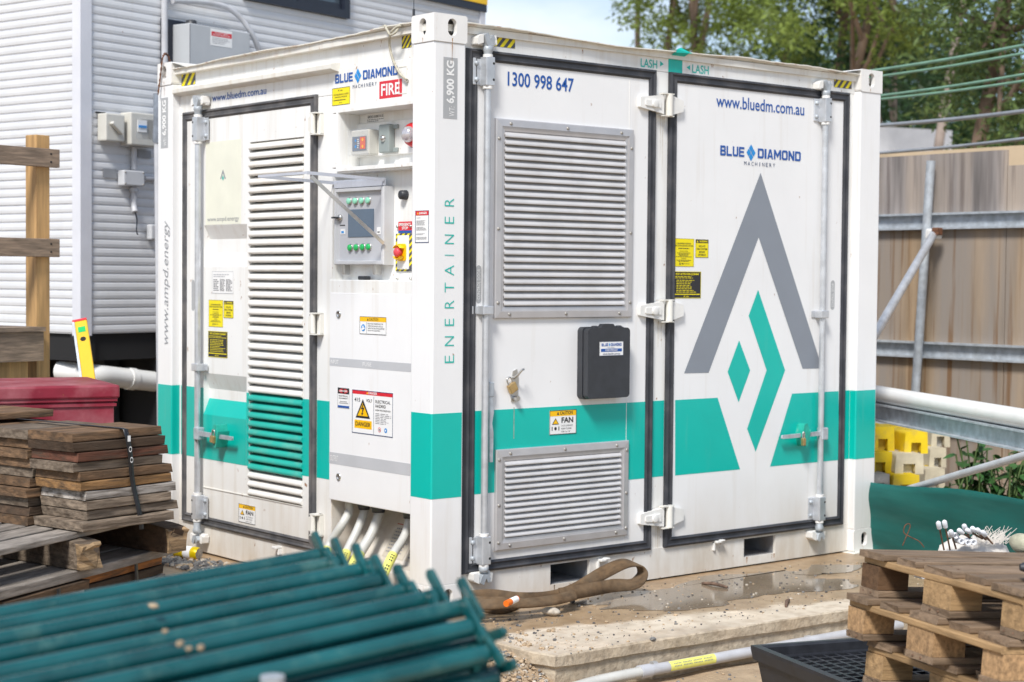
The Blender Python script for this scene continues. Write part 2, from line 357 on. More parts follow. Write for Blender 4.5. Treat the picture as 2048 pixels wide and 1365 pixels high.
# sill with fork pockets
P1 = (.715, .955); P2 = (2.004, 2.240); pz = (.045, .138)
m = MB()
for a, b2, z0, z1 in ((.172, P1[0], .004, .151), (P1[1], P2[0], .004, .151), (P2[1], CW - .172, .004, .151), (P1[0], P1[1], .004, pz[0]), (P1[0], P1[1], pz[1], .151), (P2[0], P2[1], .004, pz[0]), (P2[0], P2[1], pz[1], .151)):
    m.box(RF, a, b2, z0, z1, -.058, BRF + .003)
m.build('sill', 'white_paint', C)
for P in (P1, P2):
    q = MB(); t = .006
    q.box(RF, P[0] - t, P[0], pz[0], pz[1], -1.2, -.0585); q.box(RF, P[1], P[1] + t, pz[0], pz[1], -1.2, -.0585); q.box(RF, P[0], P[1], pz[0] - t, pz[0], -1.2, -.0585); q.box(RF, P[0], P[1], pz[1], pz[1] + t, -1.2, -.0585)
    q.box(RF, P[0], P[1], pz[0], pz[1], -1.2, -1.19); q.build('fork_pocket', 'pocket_paint', C)
M('pocket_paint', (.23, .24, .26), .6, var=.2, streak=(8, (1, 1, 1), (.3, .2, .1), .5, .8, .5))
# roof: panel and dented flange
m = MB(); m.box(W0, .02, CW - .02, .03, CD - .03, 2.49, 2.519); m.build('roof_panel', 'cream_paint', C)
def dent(u, s0): return .004 * math.sin(u * 5 + s0) + .002 * math.sin(u * 13 + s0 * 2) + (.0015 * math.sin(u * 61 + s0) if math.sin(u * 3.1 + s0) > .3 else 0)
def flange(fr, u0, u1, zs, base, n_in, n_out, s0):
    m = MB(); K = 110; A = []
    for i in range(K + 1):
        u = u0 + (u1 - u0) * i / K
        for (ua, za), (ub, zb) in zip(zs[:-1], zs[1:]):
            if ua <= u <= ub: z = za + (zb - za) * (u - ua) / (ub - ua)
        d = dent(u, s0); no_ = n_out + .006 * math.sin(u * 5.3 + s0)
        A.append([fr.P(u, base, n_in), fr.P(u, (base + z) / 2 - .001, (n_in + no_) / 2), fr.P(u, z + d * .7, no_), fr.P(u, z + d * .7 + .0045, no_), fr.P(u, (base + z) / 2 + .0035, (n_in + no_) / 2), fr.P(u, base + .005, n_in)])
    return m.rings(A, True, True, 0, False).build('roof_flange', 'flange_paint', C)
M('flange_paint', (.77, .75, .68), .5, var=.05, scale=7, streak=(9, (2, 2, 8), (.34, .16, .07), .56, .70, .8), rust=.9)
flange(RF, .178, CW - .178, [(.17, 2.527), (.645, 2.528), (1.041, 2.510), (1.397, 2.514), (1.917, 2.538), (2.174, 2.534), (2.82, 2.522)], 2.5175, -.05, -.006, 1.)
flange(LF, -CD + .162, -.162, [(-2.3, 2.518), (-1.49, 2.521), (-.15, 2.527)], 2.514, -.06, -.004, 3.)
# lashing mark (teal) and crumpled corner
m = MB(); a = RF.px(1337, 105, BRF); c = RF.px(1364, 147, BRF); m.box(RF, a[0], c[0], 2.428, 2.514, BRF, BRF + .002)
m.add([RF.P(a[0] + .005, 2.516, .001), RF.P(c[0] + .02, 2.520, .004), RF.P(c[0] + .045, 2.524, -.02), RF.P(a[0] + .05, 2.545, -.012), RF.P(a[0] + .01, 2.532, .002)], [(0, 1, 2, 3, 4)])
m.add([RF.P(a[0] + .004, 2.50, BRF + .003), RF.P(c[0] - .004, 2.50, BRF + .003), RF.P(c[0] + .01, 2.525, .002), RF.P(a[0] + .005, 2.524, .002)], [(0, 1, 2, 3)])
m.build('lashing_tape', 'teal_vinyl', C)
for t, x0, x1 in (('LASH', 1281, 1314), ('LASH', 1384, 1417)):
    yb = 134 if x0 < 1300 else 146; lettering(RF, t, (x0, yb), (x1, yb + 1), (x0, yb - 17), BRF, 'teal_vinyl', C, .01)
a = RF.px(1320, 128, BRF); MB().prism(RF, [(a[0], a[1] - .013), (a[0] + .024, a[1]), (a[0], a[1] + .013)], BRF + .001).build('arrow_mark', 'teal_vinyl', C)
a = RF.px(1380, 136, BRF); MB().prism(RF, [(a[0], a[1] - .013), (a[0], a[1] + .013), (a[0] - .024, a[1])], BRF + .001).build('arrow_mark', 'teal_vinyl', C)
hazard(RF, (985, 62), (1030, 98), BRF, C); hazard(RF, (1668, 153), (1703, 179), BRF, C)
# --- right face doors
GP = [(0, -.045), (0, -.030), (.010, -.024), (.017, -.030), (.031, -.030), (.038, -.024), (.048, -.031), (.048, -.045)]
DN = -.034
doors = []
for k, (u0, u1) in enumerate(((.212, 1.341), (1.433, 2.762))):
    d = MB().box(RF, u0 + .03, u1 - .03, .18, 2.397, -.10, DN).build('door', 'white_clean', C, bev=.004); doors.append(d)
    MB().frame(RF, u0, u1, .149, 2.427, GP).build('door_gasket', 'rubber', d)
    # shoulder strip along the outer edge of the gasket on the post side
MB().box(RF, .176, .214, .149, 2.427, -.06, -.030).build('gasket_flap', 'rubber', doors[0])
for px_ in (1259,): u = RF.px(px_, 200, DN)[0]; MB().box(RF, u, u + .003, .20, 2.38, DN, DN + .0012).build('panel_seam', 'white_paint', doors[0])
# teal band
BZ = (.494, .859)
def band(fr, u0, u1, n, par): MB().box(fr, u0, u1, BZ[0], BZ[1], n, n + .0008, skip='b').build('teal_band', 'teal_vinyl', par)
band(RF, .0112, .166, -.004, C); band(RF, .2595, 1.293, DN, doors[0]); band(RF, 1.343, 1.431, BRF - .001, C); band(RF, CW - .167, CW - .012, -.004, C); band(RF, 2.766, CW - .176, BRF, C)
band(LF, -.150, -.0112, -.004, C); band(LF, -CD + .012, -CD + .152, -.004, C)
ar = [(.011 - .0077 * math.cos(t), .011 - .0077 * math.sin(t)) for t in [math.pi / 2 * i / 6 for i in range(7)]]
MB().rings([[Vector((x, y, z)) for x, y in ar] for z in BZ], False, False).build('teal_band', 'teal_vinyl', C)
PS = Frame((CW - .174, 0, 0), (0, 1, 0), (0, 0, 1), (-1, 0, 0)); band(PS, .0112, .044, 0, C); QS = Frame((0, CD - .158, 0), (1, 0, 0), (0, 0, 1), (0, -1, 0)); band(QS, .0112, .052, 0, C)
MB().rings([[Vector((CW - .174 + .007 - .0077 * math.cos(t), .011 - .0077 * math.sin(t), z)) for t in [math.pi / 2 * i / 6 for i in range(7)]] for z in BZ], False, False).build('teal_band', 'teal_vinyl', C)
MB().rings([[Vector((.011 - .0077 * math.cos(t), CD - .158 + .007 - .0077 * math.sin(t), z)) for t in [math.pi / 2 * i / 6 for i in range(7)]] for z in BZ], False, False).build('teal_band', 'teal_vinyl', C)
def deco(pts, mat, name, par, n=DN): MB().prism(RF, [RF.px(x, y, n) for x, y in pts], n + .001).build(name, mat, par)
D2 = doors[1]
def bandpoly(pts):
    q = [RF.px(x, y, DN) for x, y in pts]; q = [(u, BZ[1] if abs(v - BZ[1]) < .03 else BZ[0] if abs(v - BZ[0]) < .03 else v) for u, v in q]
    MB().prism(RF, q, DN + .001).build('teal_band', 'teal_vinyl', D2)
bandpoly([(1350, 945), (1480, 932), (1435, 795), (1350, 801)]); bandpoly([(1540, 927), (1677, 918), (1677, 783), (1584, 788)])
deco([(1521, 346), (1368, 747), (1417, 746), (1517, 475)], 'grey_vinyl', 'logo_arch', D2); deco([(1521, 346), (1517, 475), (1605, 738), (1644, 737)], 'grey_vinyl', 'logo_arch', D2)
deco([(1516, 580), (1497, 632), (1533, 741), (1494, 858), (1511, 904), (1570, 741)], 'teal_vinyl', 'logo_chevron', D2); deco([(1478, 681), (1455, 744), (1477, 805), (1500, 741)], 'teal_vinyl', 'logo_diamond', D2)
lettering(RF, '1300 998 647', (1015, 172), (1147, 176), (1015, 143), DN, 'blue_vinyl', doors[0], .014)
lettering(RF, 'www.bluedm.com.au', (1432, 214), (1608, 222), (1432, 189), DN, 'blue_vinyl', D2, .010)
T_, H_ = .27, .21
BLK = {'L': [[(0, 0), (T_, 0), (T_, 1), (0, 1)], [(T_, 0), (1, 0), (1, H_), (T_, H_)]], 'I': [[(0, 0), (1, 0), (1, 1), (0, 1)]],
 'E': [[(0, 0), (T_, 0), (T_, 1), (0, 1)], [(T_, 0), (1, 0), (1, H_), (T_, H_)], [(T_, .4), (.92, .4), (.92, .6), (T_, .6)], [(T_, 1 - H_), (1, 1 - H_), (1, 1), (T_, 1)]],
 'B': [[(0, 0), (T_, 0), (T_, 1), (0, 1)], [(T_, 0), (1 - T_, 0), (1 - T_, H_), (T_, H_)], [(T_, .4), (1 - T_, .4), (1 - T_, .6), (T_, .6)], [(T_, 1 - H_), (1 - T_, 1 - H_), (1 - T_, 1), (T_, 1)], [(1 - T_, 0), (.88, 0), (1, .12), (1, .4), (.92, .5), (1 - T_, .5)], [(1 - T_, .5), (.92, .5), (.97, .6), (.97, .88), (.86, 1), (1 - T_, 1)]],
 'U': [[(T_, 1), (0, 1), (0, .18), (.14, 0), (T_, 0)], [(T_, 0), (1 - T_, 0), (1 - T_, H_), (T_, H_)], [(1 - T_, 0), (.86, 0), (1, .18), (1, 1), (1 - T_, 1)]],
 'D': [[(0, 0), (T_, 0), (T_, 1), (0, 1)], [(T_, 0), (1 - T_, 0), (1 - T_, H_), (T_, H_)], [(T_, 1 - H_), (1 - T_, 1 - H_), (1 - T_, 1), (T_, 1)], [(1 - T_, 0), (.85, 0), (1, .18), (1, .82), (.85, 1), (1 - T_, 1)]],
 'O': [[(T_, 1), (.15, 1), (0, .82), (0, .18), (.15, 0), (T_, 0)], [(T_, 0), (1 - T_, 0), (1 - T_, H_), (T_, H_)], [(T_, 1 - H_), (1 - T_, 1 - H_), (1 - T_, 1), (T_, 1)], [(1 - T_, 0), (.85, 0), (1, .18), (1, .82), (.85, 1), (1 - T_, 1)]],
 'A': [[(0, 0), (.26, 0), (.5, .76), (.5, 1), (.34, 1)], [(1, 0), (.66, 1), (.5, 1), (.5, .76), (.74, 0)], [(.317, .18), (.683, .18), (.63, .36), (.37, .36)]],
 'M': [[(0, 0), (.21, 0), (.21, 1), (0, 1)], [(.79, 0), (1, 0), (1, 1), (.79, 1)], [(.21, 1), (.21, .60), (.5, .15), (.5, .52)], [(.79, 1), (.5, .52), (.5, .15), (.79, .60)]],
 'N': [[(0, 0), (.26, 0), (.26, 1), (0, 1)], [(.74, 0), (1, 0), (1, 1), (.74, 1)], [(.26, 1), (.26, .58), (.74, 0), (.74, .42)]]}
def blocktext(d, s, x0, y0, x1, y1, m, lv=2):
    ws = [.32 if c == 'I' else (1.2 if c == 'M' else 1.) for c in s]; g = .13; tot = sum(ws) + g * (len(s) - 1); k = (x1 - x0) / tot; x = x0
    for c, w_ in zip(s, ws):
        for p in BLK[c]: d.poly([(x + a * w_ * k, y0 + (y1 - y0) * b2) for a, b2 in p], m, lv)
        x += (w_ + g) * k
def bd_logo(fr, x0, x1, y0, y1, n, par, k=1.):      # BLUE <diamonds> DIAMOND / MACHINERY ; x0..x1,y0..y1 in photo pixels
    a = fr.px(x0, y1[0], n); c = fr.px(x1, y1[1], n); h = fr.px(x0, y0[0], n)[1] - a[1]; u0, v0, u1 = a[0], a[1], c[0]; Wd = u1 - u0
    d = Decal(fr, None, None, n, uv=(u0, u1, v0, v0 + h))
    blocktext(d, 'BLUE', 0, 0, .29, 1, 'blue_vinyl'); blocktext(d, 'DIAMOND', .455, 0, 1, 1, 'blue_vinyl')
    ew = .052; eh = .046 * Wd / h * 1.42; cx, cy = .372, .5
    for dx, dy in ((-1, 0), (1, 0), (0, 1), (0, -1)):
        x, y = cx + dx * ew * .5 * 1.12, cy + dy * eh * .5 * 1.12; d.poly([(x - ew * .5, y), (x, y - eh * .5), (x + ew * .5, y), (x, y + eh * .5)], 'blue_light', 2)
    s = 'MACHINERY'; cw = .40 / len(s)
    for i, ch in enumerate(s): g = .3 if ch == 'I' else 1; d.text(ch, .29 + i * cw + (cw * .62) * (1 - g) / 2, -.82, .29 + i * cw + cw * .62 - (cw * .62) * (1 - g) / 2, -.42, 'navy_vinyl', .0)
    return d.done('company_logo', par)
bd_logo(RF, 1440, 1601, (291, 291), (311, 318), DN, D2)
def vtext(fr, s, xb, ybot, ytop, xt, n, mat, par, bold=0., shear=0.): return lettering(fr, s, (xb, ybot), (xb, ytop), (xt, ybot), n, mat, par, bold, shear=shear)
# post prints
def plaque(fr, x0, y0, x1, y1):
    d = Decal(fr, (x0, y0), (x1, y1), -.0038, 'grey_plaque'); d.text('WT:', .42, .04, .80, .2, 'print_white', .0, rot=True); d.text('6,900 KG', .2, .25, .85, .95, 'print_white', .035, rot=True); d.done('weight_plaque', C)
M('grey_plaque', (.40, .41, .42), .45, var=.04)
plaque(RF, 887, 114, 914, 239)
plaque(LF, 322, 197, 336, 296)
s = 'ENERTAINER'; ys = [726, 692, 652, 617, 585, 551.5, 511.8, 488.5, 448, 413.5]; hs = [15, 19.3, 14.5, 16, 19.3, 20.6, 1.6, 18.7, 14, 16]
for ch, y, h in zip(s, ys, hs): vtext(RF, ch, 907.5, y, y - h, 889, -.004, 'teal_vinyl', C, -.012)
vtext(LF, 'www.ampd.energy', 340, 690, 441, 326, -.004, 'print_grey2', C, 0., .25); M('print_grey2', (.30, .31, .33), .5)
# hinges of the double doors
def hinge(fr, uL, uC, uR, z, par, leaf=True):
    m = MB(); n0 = -.040
    m.prism(fr, [(uL, z - .022), (uC - .006, z - .045), (uC - .006, z + .045), (uL, z + .026)], n0, -.012)
    m.prism(fr, [(uL + .03, z - .012), (uC - .03, z - .018), (uC - .03, z + .018), (uL + .03, z + .014)], -.012, -.006)
    m.turn(fr, (uL + uC) / 2 + .01, z, [(-.006, .022), (.0, .020), (.0, .001)], 14)
    if leaf: m.prism(fr, [(uC + .054, z - .045), (uR, z - .025), (uR, z + .026), (uC + .054, z + .045)], n0, -.014)
    o = m.build('hinge_strap', 'hinge_paint', par, bev=.004)
    p = MB().tube([fr.P(uC + .028, z - .052, -.012), fr.P(uC + .028, z + .052, -.012)], .018, 12); 
    p.box(fr, uC - .02, uC + .052, z + .048, z + .054, -.034, -.002); p.box(fr, uC - .02, uC + .052, z - .056, z - .050, -.034, -.002); p.build('hinge_pin', 'cream_paint', o)
M('hinge_paint', (.79, .78, .75), .4, var=.04, scale=12, streak=(12, (1, 1, 1), (.45, .38, .28), .6, .85, .5), bump=.006, bscale=40)
for y in (210, 622, 1034):
    z = RF.px(1330, y, -.02)[1]; hinge(RF, RF.px(1279, y, -.02)[0], RF.px(1328, y, -.02)[0], RF.px(1366, y, -.02)[0], z, C)
# lock rods
def housing(fr, u, z, par, h=.125, side=-1, mat='galv'):
    m = MB(); m.box(fr, u - .024, u + .024, z - h / 2, z + h / 2, -.034, .018); m.box(fr, u + side * .062 if side < 0 else u, u + side * .062 if side > 0 else u, z - h / 2 + .004, z + h / 2 - .004, -.034, -.026)
    o = m.build('rod_guide', mat, par, bev=.008)
    for dz in (-.035, .035):
        MB().turn(fr, u + side * .046, z + dz, [(-.026, .011), (-.020, .011), (-.015, .007), (-.015, .001)], 10).build('bolt', 'galv_dull', o)
        MB().turn(fr, u - side * .016, z + dz, [(.018, .006), (.0195, .005), (.0195, .001)], 8).build('bolt', 'dark_void', o)
def cam_end(fr, u, z, par, up):
    s = 1 if up else -1; m = MB()
    m.turn(Frame(fr.P(u, z, -.004), fr.U, fr.N, fr.V * s), 0, 0, [(-.07, .018), (-.03, .019), (-.02, .023), (-.005, .022), (0, .014)], 12)
    m.prism(fr, [(u - .012, z - .01), (u + .014, z - .01), (u + .03, z + s * .03), (u + .016, z + s * .05), (u + .004, z + s * .025), (u - .01, z + s * .055), (u - .03, z + s * .045), (u - .02, z + s * .015)], -.022, .012)
    m.build('cam', 'galv_dull', par, bev=.005)
    k = MB(); k.box(fr, u - .058, u + .05, z + s * .012 - .012, z + s * .012 + .012, BRF, -.018); k.prism(fr, [(u - .062, z + s * .0), (u - .03, z + s * .01), (u - .03, z + s * .05), (u - .06, z + s * .035)], BRF, .004); k.prism(fr, [(u + .026, z + s * .0), (u + .052, z + s * .01), (u + .046, z + s * .05), (u + .026, z + s * .045)], BRF, -.004)
    k.build('cam_keeper', 'hinge_paint', par, bev=.006)
def rod(fr, pxt, pxb, gt, gm, gb, side):
    u, zt = fr.px(*pxt, -.004); zb = fr.px(pxb[0], pxb[1], -.004)[1]
    r = MB().tube([fr.P(u, zb, -.004), fr.P(u, zt, -.004)], .0155, 14).build('lock_rod', 'galv', C)
    for y in (gt, gb):
        z = fr.px(pxt[0], y, -.004)[1]; housing(fr, u, z, r, side=side)
        for dz in (.068, -.068): MB().tube([fr.P(u, z + dz - .006, -.004), fr.P(u, z + dz + .006, -.004)], .022, 14).build('collar', 'casting_paint', r)
    z = fr.px(pxt[0], gm, -.004)[1]; m = MB(); m.box(fr, u - .028, u + .028, z - .019, z + .019, -.032, .017); m.box(fr, u - .055, u + .055, z - .018, z + .018, -.034, -.028)
    m.build('rod_clip', 'galv', r, bev=.006)
    cam_end(fr, u, zt, r, True); cam_end(fr, u, zb, r, False); return r, u
rodA, uA = rod(RF, (976, 92), (976, 1143), 144, 621, 1100, -1)
rodB, uB = rod(RF, (1652, 181), (1652, 1060), 221, 629, 1016, -1)
# hanging handle of rod A, keeper with hook
m = MB(); z1 = RF.px(988, 765, 0)[1]; z0 = RF.px(988, 925, 0)[1]; u = uA + .032
m.prism(RF, [(u, z0), (u + .018, z0), (u + .02, z0 + .13), (u + .012, z0 + .17), (u + .022, z0 + .22), (u + .012, z1 - .06), (u - .006, z1 - .06), (u - .004, z0 + .2), (u - .004, z0 + .15)], -.02, -.008); m.box(RF, u - .012, u + .022, z1 - .065, z1, -.03, -.006)
m.build('door_handle', 'galv_dull', rodA, bev=.004)
m = MB(); a = RF.px(1028, 770, DN); m.prism(RF, [(a[0] - .018 + .004 * 0, a[1] - .075), (a[0] + .018, a[1] - .075), (a[0] + .022, a[1] + .03), (a[0] + .014, a[1] + .07), (a[0] - .010, a[1] + .06), (a[0] - .02, a[1])], DN, DN + .005)
m.tube([RF.P(a[0], a[1] - .06, DN), RF.P(a[0], a[1] - .06, DN + .03)], .012, 10)
m.tube([RF.P(a[0] - .005, a[1] + .03, DN + .005), RF.P(a[0] - .012, a[1] + .045, DN + .04), RF.P(a[0] - .002, a[1] + .068, DN + .055), RF.P(a[0] + .016, a[1] + .07, DN + .045)], .006, 8); m.build('latch_plate', 'steel', doors[0], bev=.002)
def padlock(fr, x, y, n, label, w_=.044, h_=.042, tilt=0., sz=.0):
    u, v = fr.px(x, y, n); t = thing('padlock', label, 'padlock', fr.P(u, v - .02, n)); fu = Frame(fr.P(u, v, n), fr.U * math.cos(tilt) + fr.V * math.sin(tilt), fr.V * math.cos(tilt) - fr.U * math.sin(tilt), fr.N)
    MB().box(fu, -w_ / 2, w_ / 2, -h_ / 2, h_ / 2, -.010, .010).build('lock_body', 'brass', t, bev=.004)
    pts = [fu.P(-w_ * .3, h_ * .4, 0)] + [fu.P(w_ * .3 * math.cos(a_), h_ * .5 + .018 + .012 * math.sin(a_), 0) for a_ in [math.pi - math.pi * i / 8 for i in range(9)]] + [fu.P(w_ * .3, h_ * .4, 0)]
    MB().tube(pts, .0038, 8).build('shackle', 'steel', t); return t
padlock(RF, 1025, 776, DN + .018, 'brass padlock hooked on the latch plate above the fan caution sticker', tilt=.5)
# horizontal handle of rod B with teal hasp
def hhandle(fr, xl, xr, y, par, n=-.006, flip=False):
    a = fr.px(xl, y, n); c = fr.px(xr, y, n); z = (a[1] + c[1]) / 2; u0, u1 = a[0], c[0]; m = MB()
    m.prism(fr, [(u0, z - .012), (u1, z - .010), (u1, z + .013), (u0, z + .006)] if not flip else [(u0, z - .012), (u1, z - .010), (u1, z + .008), (u0, z + .013)], n, n + .012); e = u0 if flip else u1
    m.box(fr, e - .035, e + .012, z - .034, z + .03, n - .02, n + .020); m.build('door_handle', 'galv_dull', par, bev=.005)
    k = (u0 + u1) / 2 if not flip else u0 * .45 + u1 * .55; q = MB(); q.prism(fr, [(k - .03, z - .006), (k - .012, z + .055), (k + .012, z + .06), (k + .03, z + .012), (k + .04, z + .03), (k + .03, z - .01), (k + .012, z - .06), (k - .01, z - .055)], DN if fr is RF else -.04, n + .022); q.build('hasp', 'hasp_paint', par, bev=.006)
M('hasp_paint', (.02, .40, .31), .45, var=.15, scale=30, streak=(25, (1, 1, 1), (.3, .3, .28), .62, .8, .5))
hhandle(RF, 1562, 1648, 870, rodB); padlock(RF, 1607, 884, .02, 'small brass padlock hanging from the teal hasp on the far right door', w_=.02, h_=.04)
# pills
for fr, x, y0, y1, n, p, dx in ((RF, 957, 531, 607, DN, doors[0], 5), (RF, 1665, 561, 620, DN, D2, 3.5)):
    a = fr.px(x - dx, y0, n); c = fr.px(x + dx, y1, n); r = (c[0] - a[0]) / 2; cx = (a[0] + c[0]) / 2
    pts = [(cx + r * math.cos(t), a[1] - r + r * math.sin(t)) for t in [math.pi * i / 8 for i in range(9)]] + [(cx + r * math.cos(t), c[1] + r + r * math.sin(t)) for t in [math.pi + math.pi * i / 8 for i in range(9)]]
    d = Decal(fr, None, None, n, uv=(a[0], c[0], c[1], a[1])); d.mb.prism(fr, pts, n + .001, None, d.mi('grey_plaque'))
    d.text('CONTROL DOOR', .22, .1, .78, .9, 'print_white', rot=True); d.done('door_plaque', p)
# grilles
def slatobj(name, fr, prof, u0, u1, z, mat, par, data=[None]):
    return ext(MB(), fr, [(z + v, n) for v, n in prof], u0, u1).build(name, mat, par)
def repeat(o, par, dz):
    c = o.copy(); COL.objects.link(c); c.location = o.location + Vector((0, 0, dz)); c.parent = par; WORLD[c.name] = WORLD[o.name]; return c
def grille(tl, br, k, fw=.052):
    a = RF.px(*tl, DN); c = RF.px(*br, DN); u0, u1, v0, v1 = a[0], c[0], c[1], a[1]
    F = MB().frame(RF, u0, u1, v0, v1, [(0, DN), (0, -.022), (.004, -.019), (fw * .62, -.017), (fw * .64, -.022), (fw * .7, -.022), (fw, -.024), (fw + .004, DN), ]).build('grille', 'aluminium', doors[0])
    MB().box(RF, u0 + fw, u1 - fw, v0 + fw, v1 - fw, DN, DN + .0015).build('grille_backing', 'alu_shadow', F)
    h = (v1 - v0 - 2 * fw) / k
    prof = [(h * .98, DN + .003), (h * .62, -.020), (h * .40, -.0165), (h * .24, -.0165), (h * .16, -.019), (h * .2, -.021), (h * .38, -.020), (h * .6, -.024), (h * .94, DN + .002)]
    s0 = slatobj('slat', RF, prof, u0 + fw - .001, u1 - fw + .001, v0 + fw, 'alu_slat', F)
    for i in range(1, k): repeat(s0, F, i * h)
    ru = [u0 + fw * .35 + (u1 - u0 - fw * .7) * t for t in (.08, .5, .92)]; rv = [v0 + (v1 - v0) * t for t in (.08, .45, .9)]
    pts = [(u, v1 - fw * .38) for u in ru] + [(u, v0 + fw * .38) for u in ru] + [(u0 + fw * .3, v) for v in rv[:0] + rv] + [(u1 - fw * .3, v) for v in rv]
    f = MB().turn(RF, *pts[0], [(-.019, .0085), (-.0155, .0075), (-.013, .004), (-.0128, .0005)], 10).build('rivet', 'rivet_metal', F)
    for p in pts[1:]:
        c2 = f.copy(); COL.objects.link(c2); c2.location = Vector((p[0] - pts[0][0], 0, p[1] - pts[0][1])); WORLD[c2.name] = WORLD[f.name]
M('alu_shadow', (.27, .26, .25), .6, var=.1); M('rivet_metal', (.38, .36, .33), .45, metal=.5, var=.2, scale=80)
grille((989, 237), (1260, 635), 24); grille((989, 900), (1252, 1070), 13)
# document box
a = RF.px(1172, 660, .02); c = RF.px(1259, 797, .02); u0, v1 = RF.px(1174, 655, .03); u1, v0 = RF.px(1258, 796, .03)
def rrect(u0, u1, v0, v1, r, k=5):
    o = []
    for cx, cy, a0 in ((u1 - r, v0 + r, -90), (u1 - r, v1 - r, 0), (u0 + r, v1 - r, 90), (u0 + r, v0 + r, 180)):
        for i in range(k): t = R_(a0 + 90 * i / (k - 1)); o.append((cx + r * math.cos(t), cy + r * math.sin(t)))
    return o
db = MB().prism(RF, rrect(u0, u1, v0, v1, .022), DN, .000, sm=False).build('document_box', 'black_plastic', doors[0], bev=.003)
MB().prism(RF, rrect(u0 + .004, u1 - .001, v0 + .004, v1 - .004, .02), .002, .034).build('lid', 'black_plastic', db, bev=.008, seg=3)
um = (u0 + u1) / 2; m = MB(); m.prism(RF, [(um - .055, v1 - .012), (um + .055, v1 - .012), (um + .03, v1 + .014), (um - .03, v1 + .014)], .002, .030); 
m.box(RF, um - .09, um - .06, v1 - .01, v1 + .006, .004, .028); m.box(RF, um + .06, um + .09, v1 - .01, v1 + .006, .004, .028); m.build('lid_catch', 'black_plastic', db, bev=.006)
d = Decal(RF, (1199, 684), (1246, 711), .0345, 'print_white'); d.border('navy_vinyl', .008); blocktext(d, 'BLUE', .08, .68, .36, .88, 'blue_vinyl'); blocktext(d, 'DIAMOND', .47, .68, .92, .88, 'blue_vinyl')
for dx, dy in ((-1, 0), (1, 0), (0, 1), (0, -1)): x, y = .415 + dx * .018, .78 + dy * .07; d.poly([(x - .017, y), (x, y - .065), (x + .017, y), (x, y + .065)], 'blue_light', 2)
d.text('MACHINERY', .34, .54, .64, .60, 'navy_vinyl'); d.rect(.06, .28, .94, .5, 'blue_vinyl'); d.text('1300 998 647', .24, .33, .76, .46, 'print_white', .02, lv=3); d.text('www.bluedm.com.au', .14, .06, .86, .22, 'navy_vinyl'); d.done('sticker', db)
# stickers on the right face
def warn_tri(d, cx, y0, y1, sx, m='amber_vinyl'):
    d.poly([(cx - sx, y0), (cx + sx, y0), (cx, y1)], 'black_vinyl', 2); h = y1 - y0; d.poly([(cx - sx * .72, y0 + h * .11), (cx + sx * .72, y0 + h * .11), (cx, y1 - h * .2)], m, 3)
def fan_sticker(fr, tl, br, n, par):
    d = Decal(fr, tl, br, n, 'print_white'); d.rect(0, .76, 1, 1, 'amber_vinyl', 1); d.border('black_vinyl', .016); d.text('CAUTION', .38, .81, .86, .95, 'black_vinyl', .02); d.poly([(.27, .81), (.35, .81), (.31, .95)], 'black_vinyl', 2)
    d.text('FAN', .44, .47, .88, .70, 'black_vinyl', .03); warn_tri(d, .22, .42, .68, .13); d.disc(.22, .25, .07, 'black_vinyl', 2, 8); d.rect(.08, .17, .11, .33, 'black_vinyl', 2); d.rect(.33, .17, .36, .33, 'black_vinyl', 2)
    for i, t in enumerate(('HOT SURFACE', 'KEEP CLEAR', 'FOR 1m / 36"')): d.text(t, .44, .32 - i * .12, .86 - .04 * i, .385 - i * .12, 'black_vinyl')
    return d.done('caution_sticker', par, 'white and yellow fan caution sticker')
fan_sticker(RF, (1099, 822), (1152, 867), DN + .0012, doors[0])
def aerosol(fr, tl, br, n, par):
    d = Decal(fr, tl, br, n, 'yellow_vinyl'); d.border('black_vinyl', .008); d.text('CONDENSED AEROSOL', .14, .80, .86, .85, 'black_vinyl', .01); d.text('FIRE EXTINGUISHING SYSTEM', .06, .72, .94, .77, 'black_vinyl', .01)
    d.lines(.1, .62, .9, .68, 1, 'black_vinyl', center=True); d.text('DO NOT ENTER', .3, .53, .7, .57, 'black_vinyl'); d.lines(.08, .33, .92, .51, 4, 'black_vinyl', center=True, fill=.4); d.text('WARNING', .38, .27, .62, .31, 'black_vinyl'); d.lines(.08, .17, .92, .25, 2, 'black_vinyl', center=True, fill=.4)
    d.text('X', .27, .06, .37, .14, 'black_vinyl', .03); d.text('ax', .4, .08, .5, .13, 'black_vinyl', .02); d.lines(.52, .09, .78, .12, 1, 'black_vinyl'); d.done('warning_sticker', par, 'yellow fire system sticker')
def isolate(fr, tl, br, n, par):
    d = Decal(fr, tl, br, n, 'yellow_vinyl'); d.rect(0, .80, 1, 1, 'black_vinyl', 1); d.border('black_vinyl', .02); d.text('WARNING', .28, .84, .92, .95, 'yellow_vinyl', .03, lv=3); d.poly([(.07, .83), (.21, .83), (.14, .96)], 'yellow_vinyl', 3)
    for i, t in enumerate(('ISOLATE', 'FIRE SYSTEM', 'BEFORE', 'ENTERING')): wd = len(t) / 11 * .4; d.text(t, .5 - wd, .58 - i * .16, .5 + wd, .68 - i * .16, 'black_vinyl', .01)
    d.done('warning_sticker', par, 'small yellow and black isolate warning sticker')
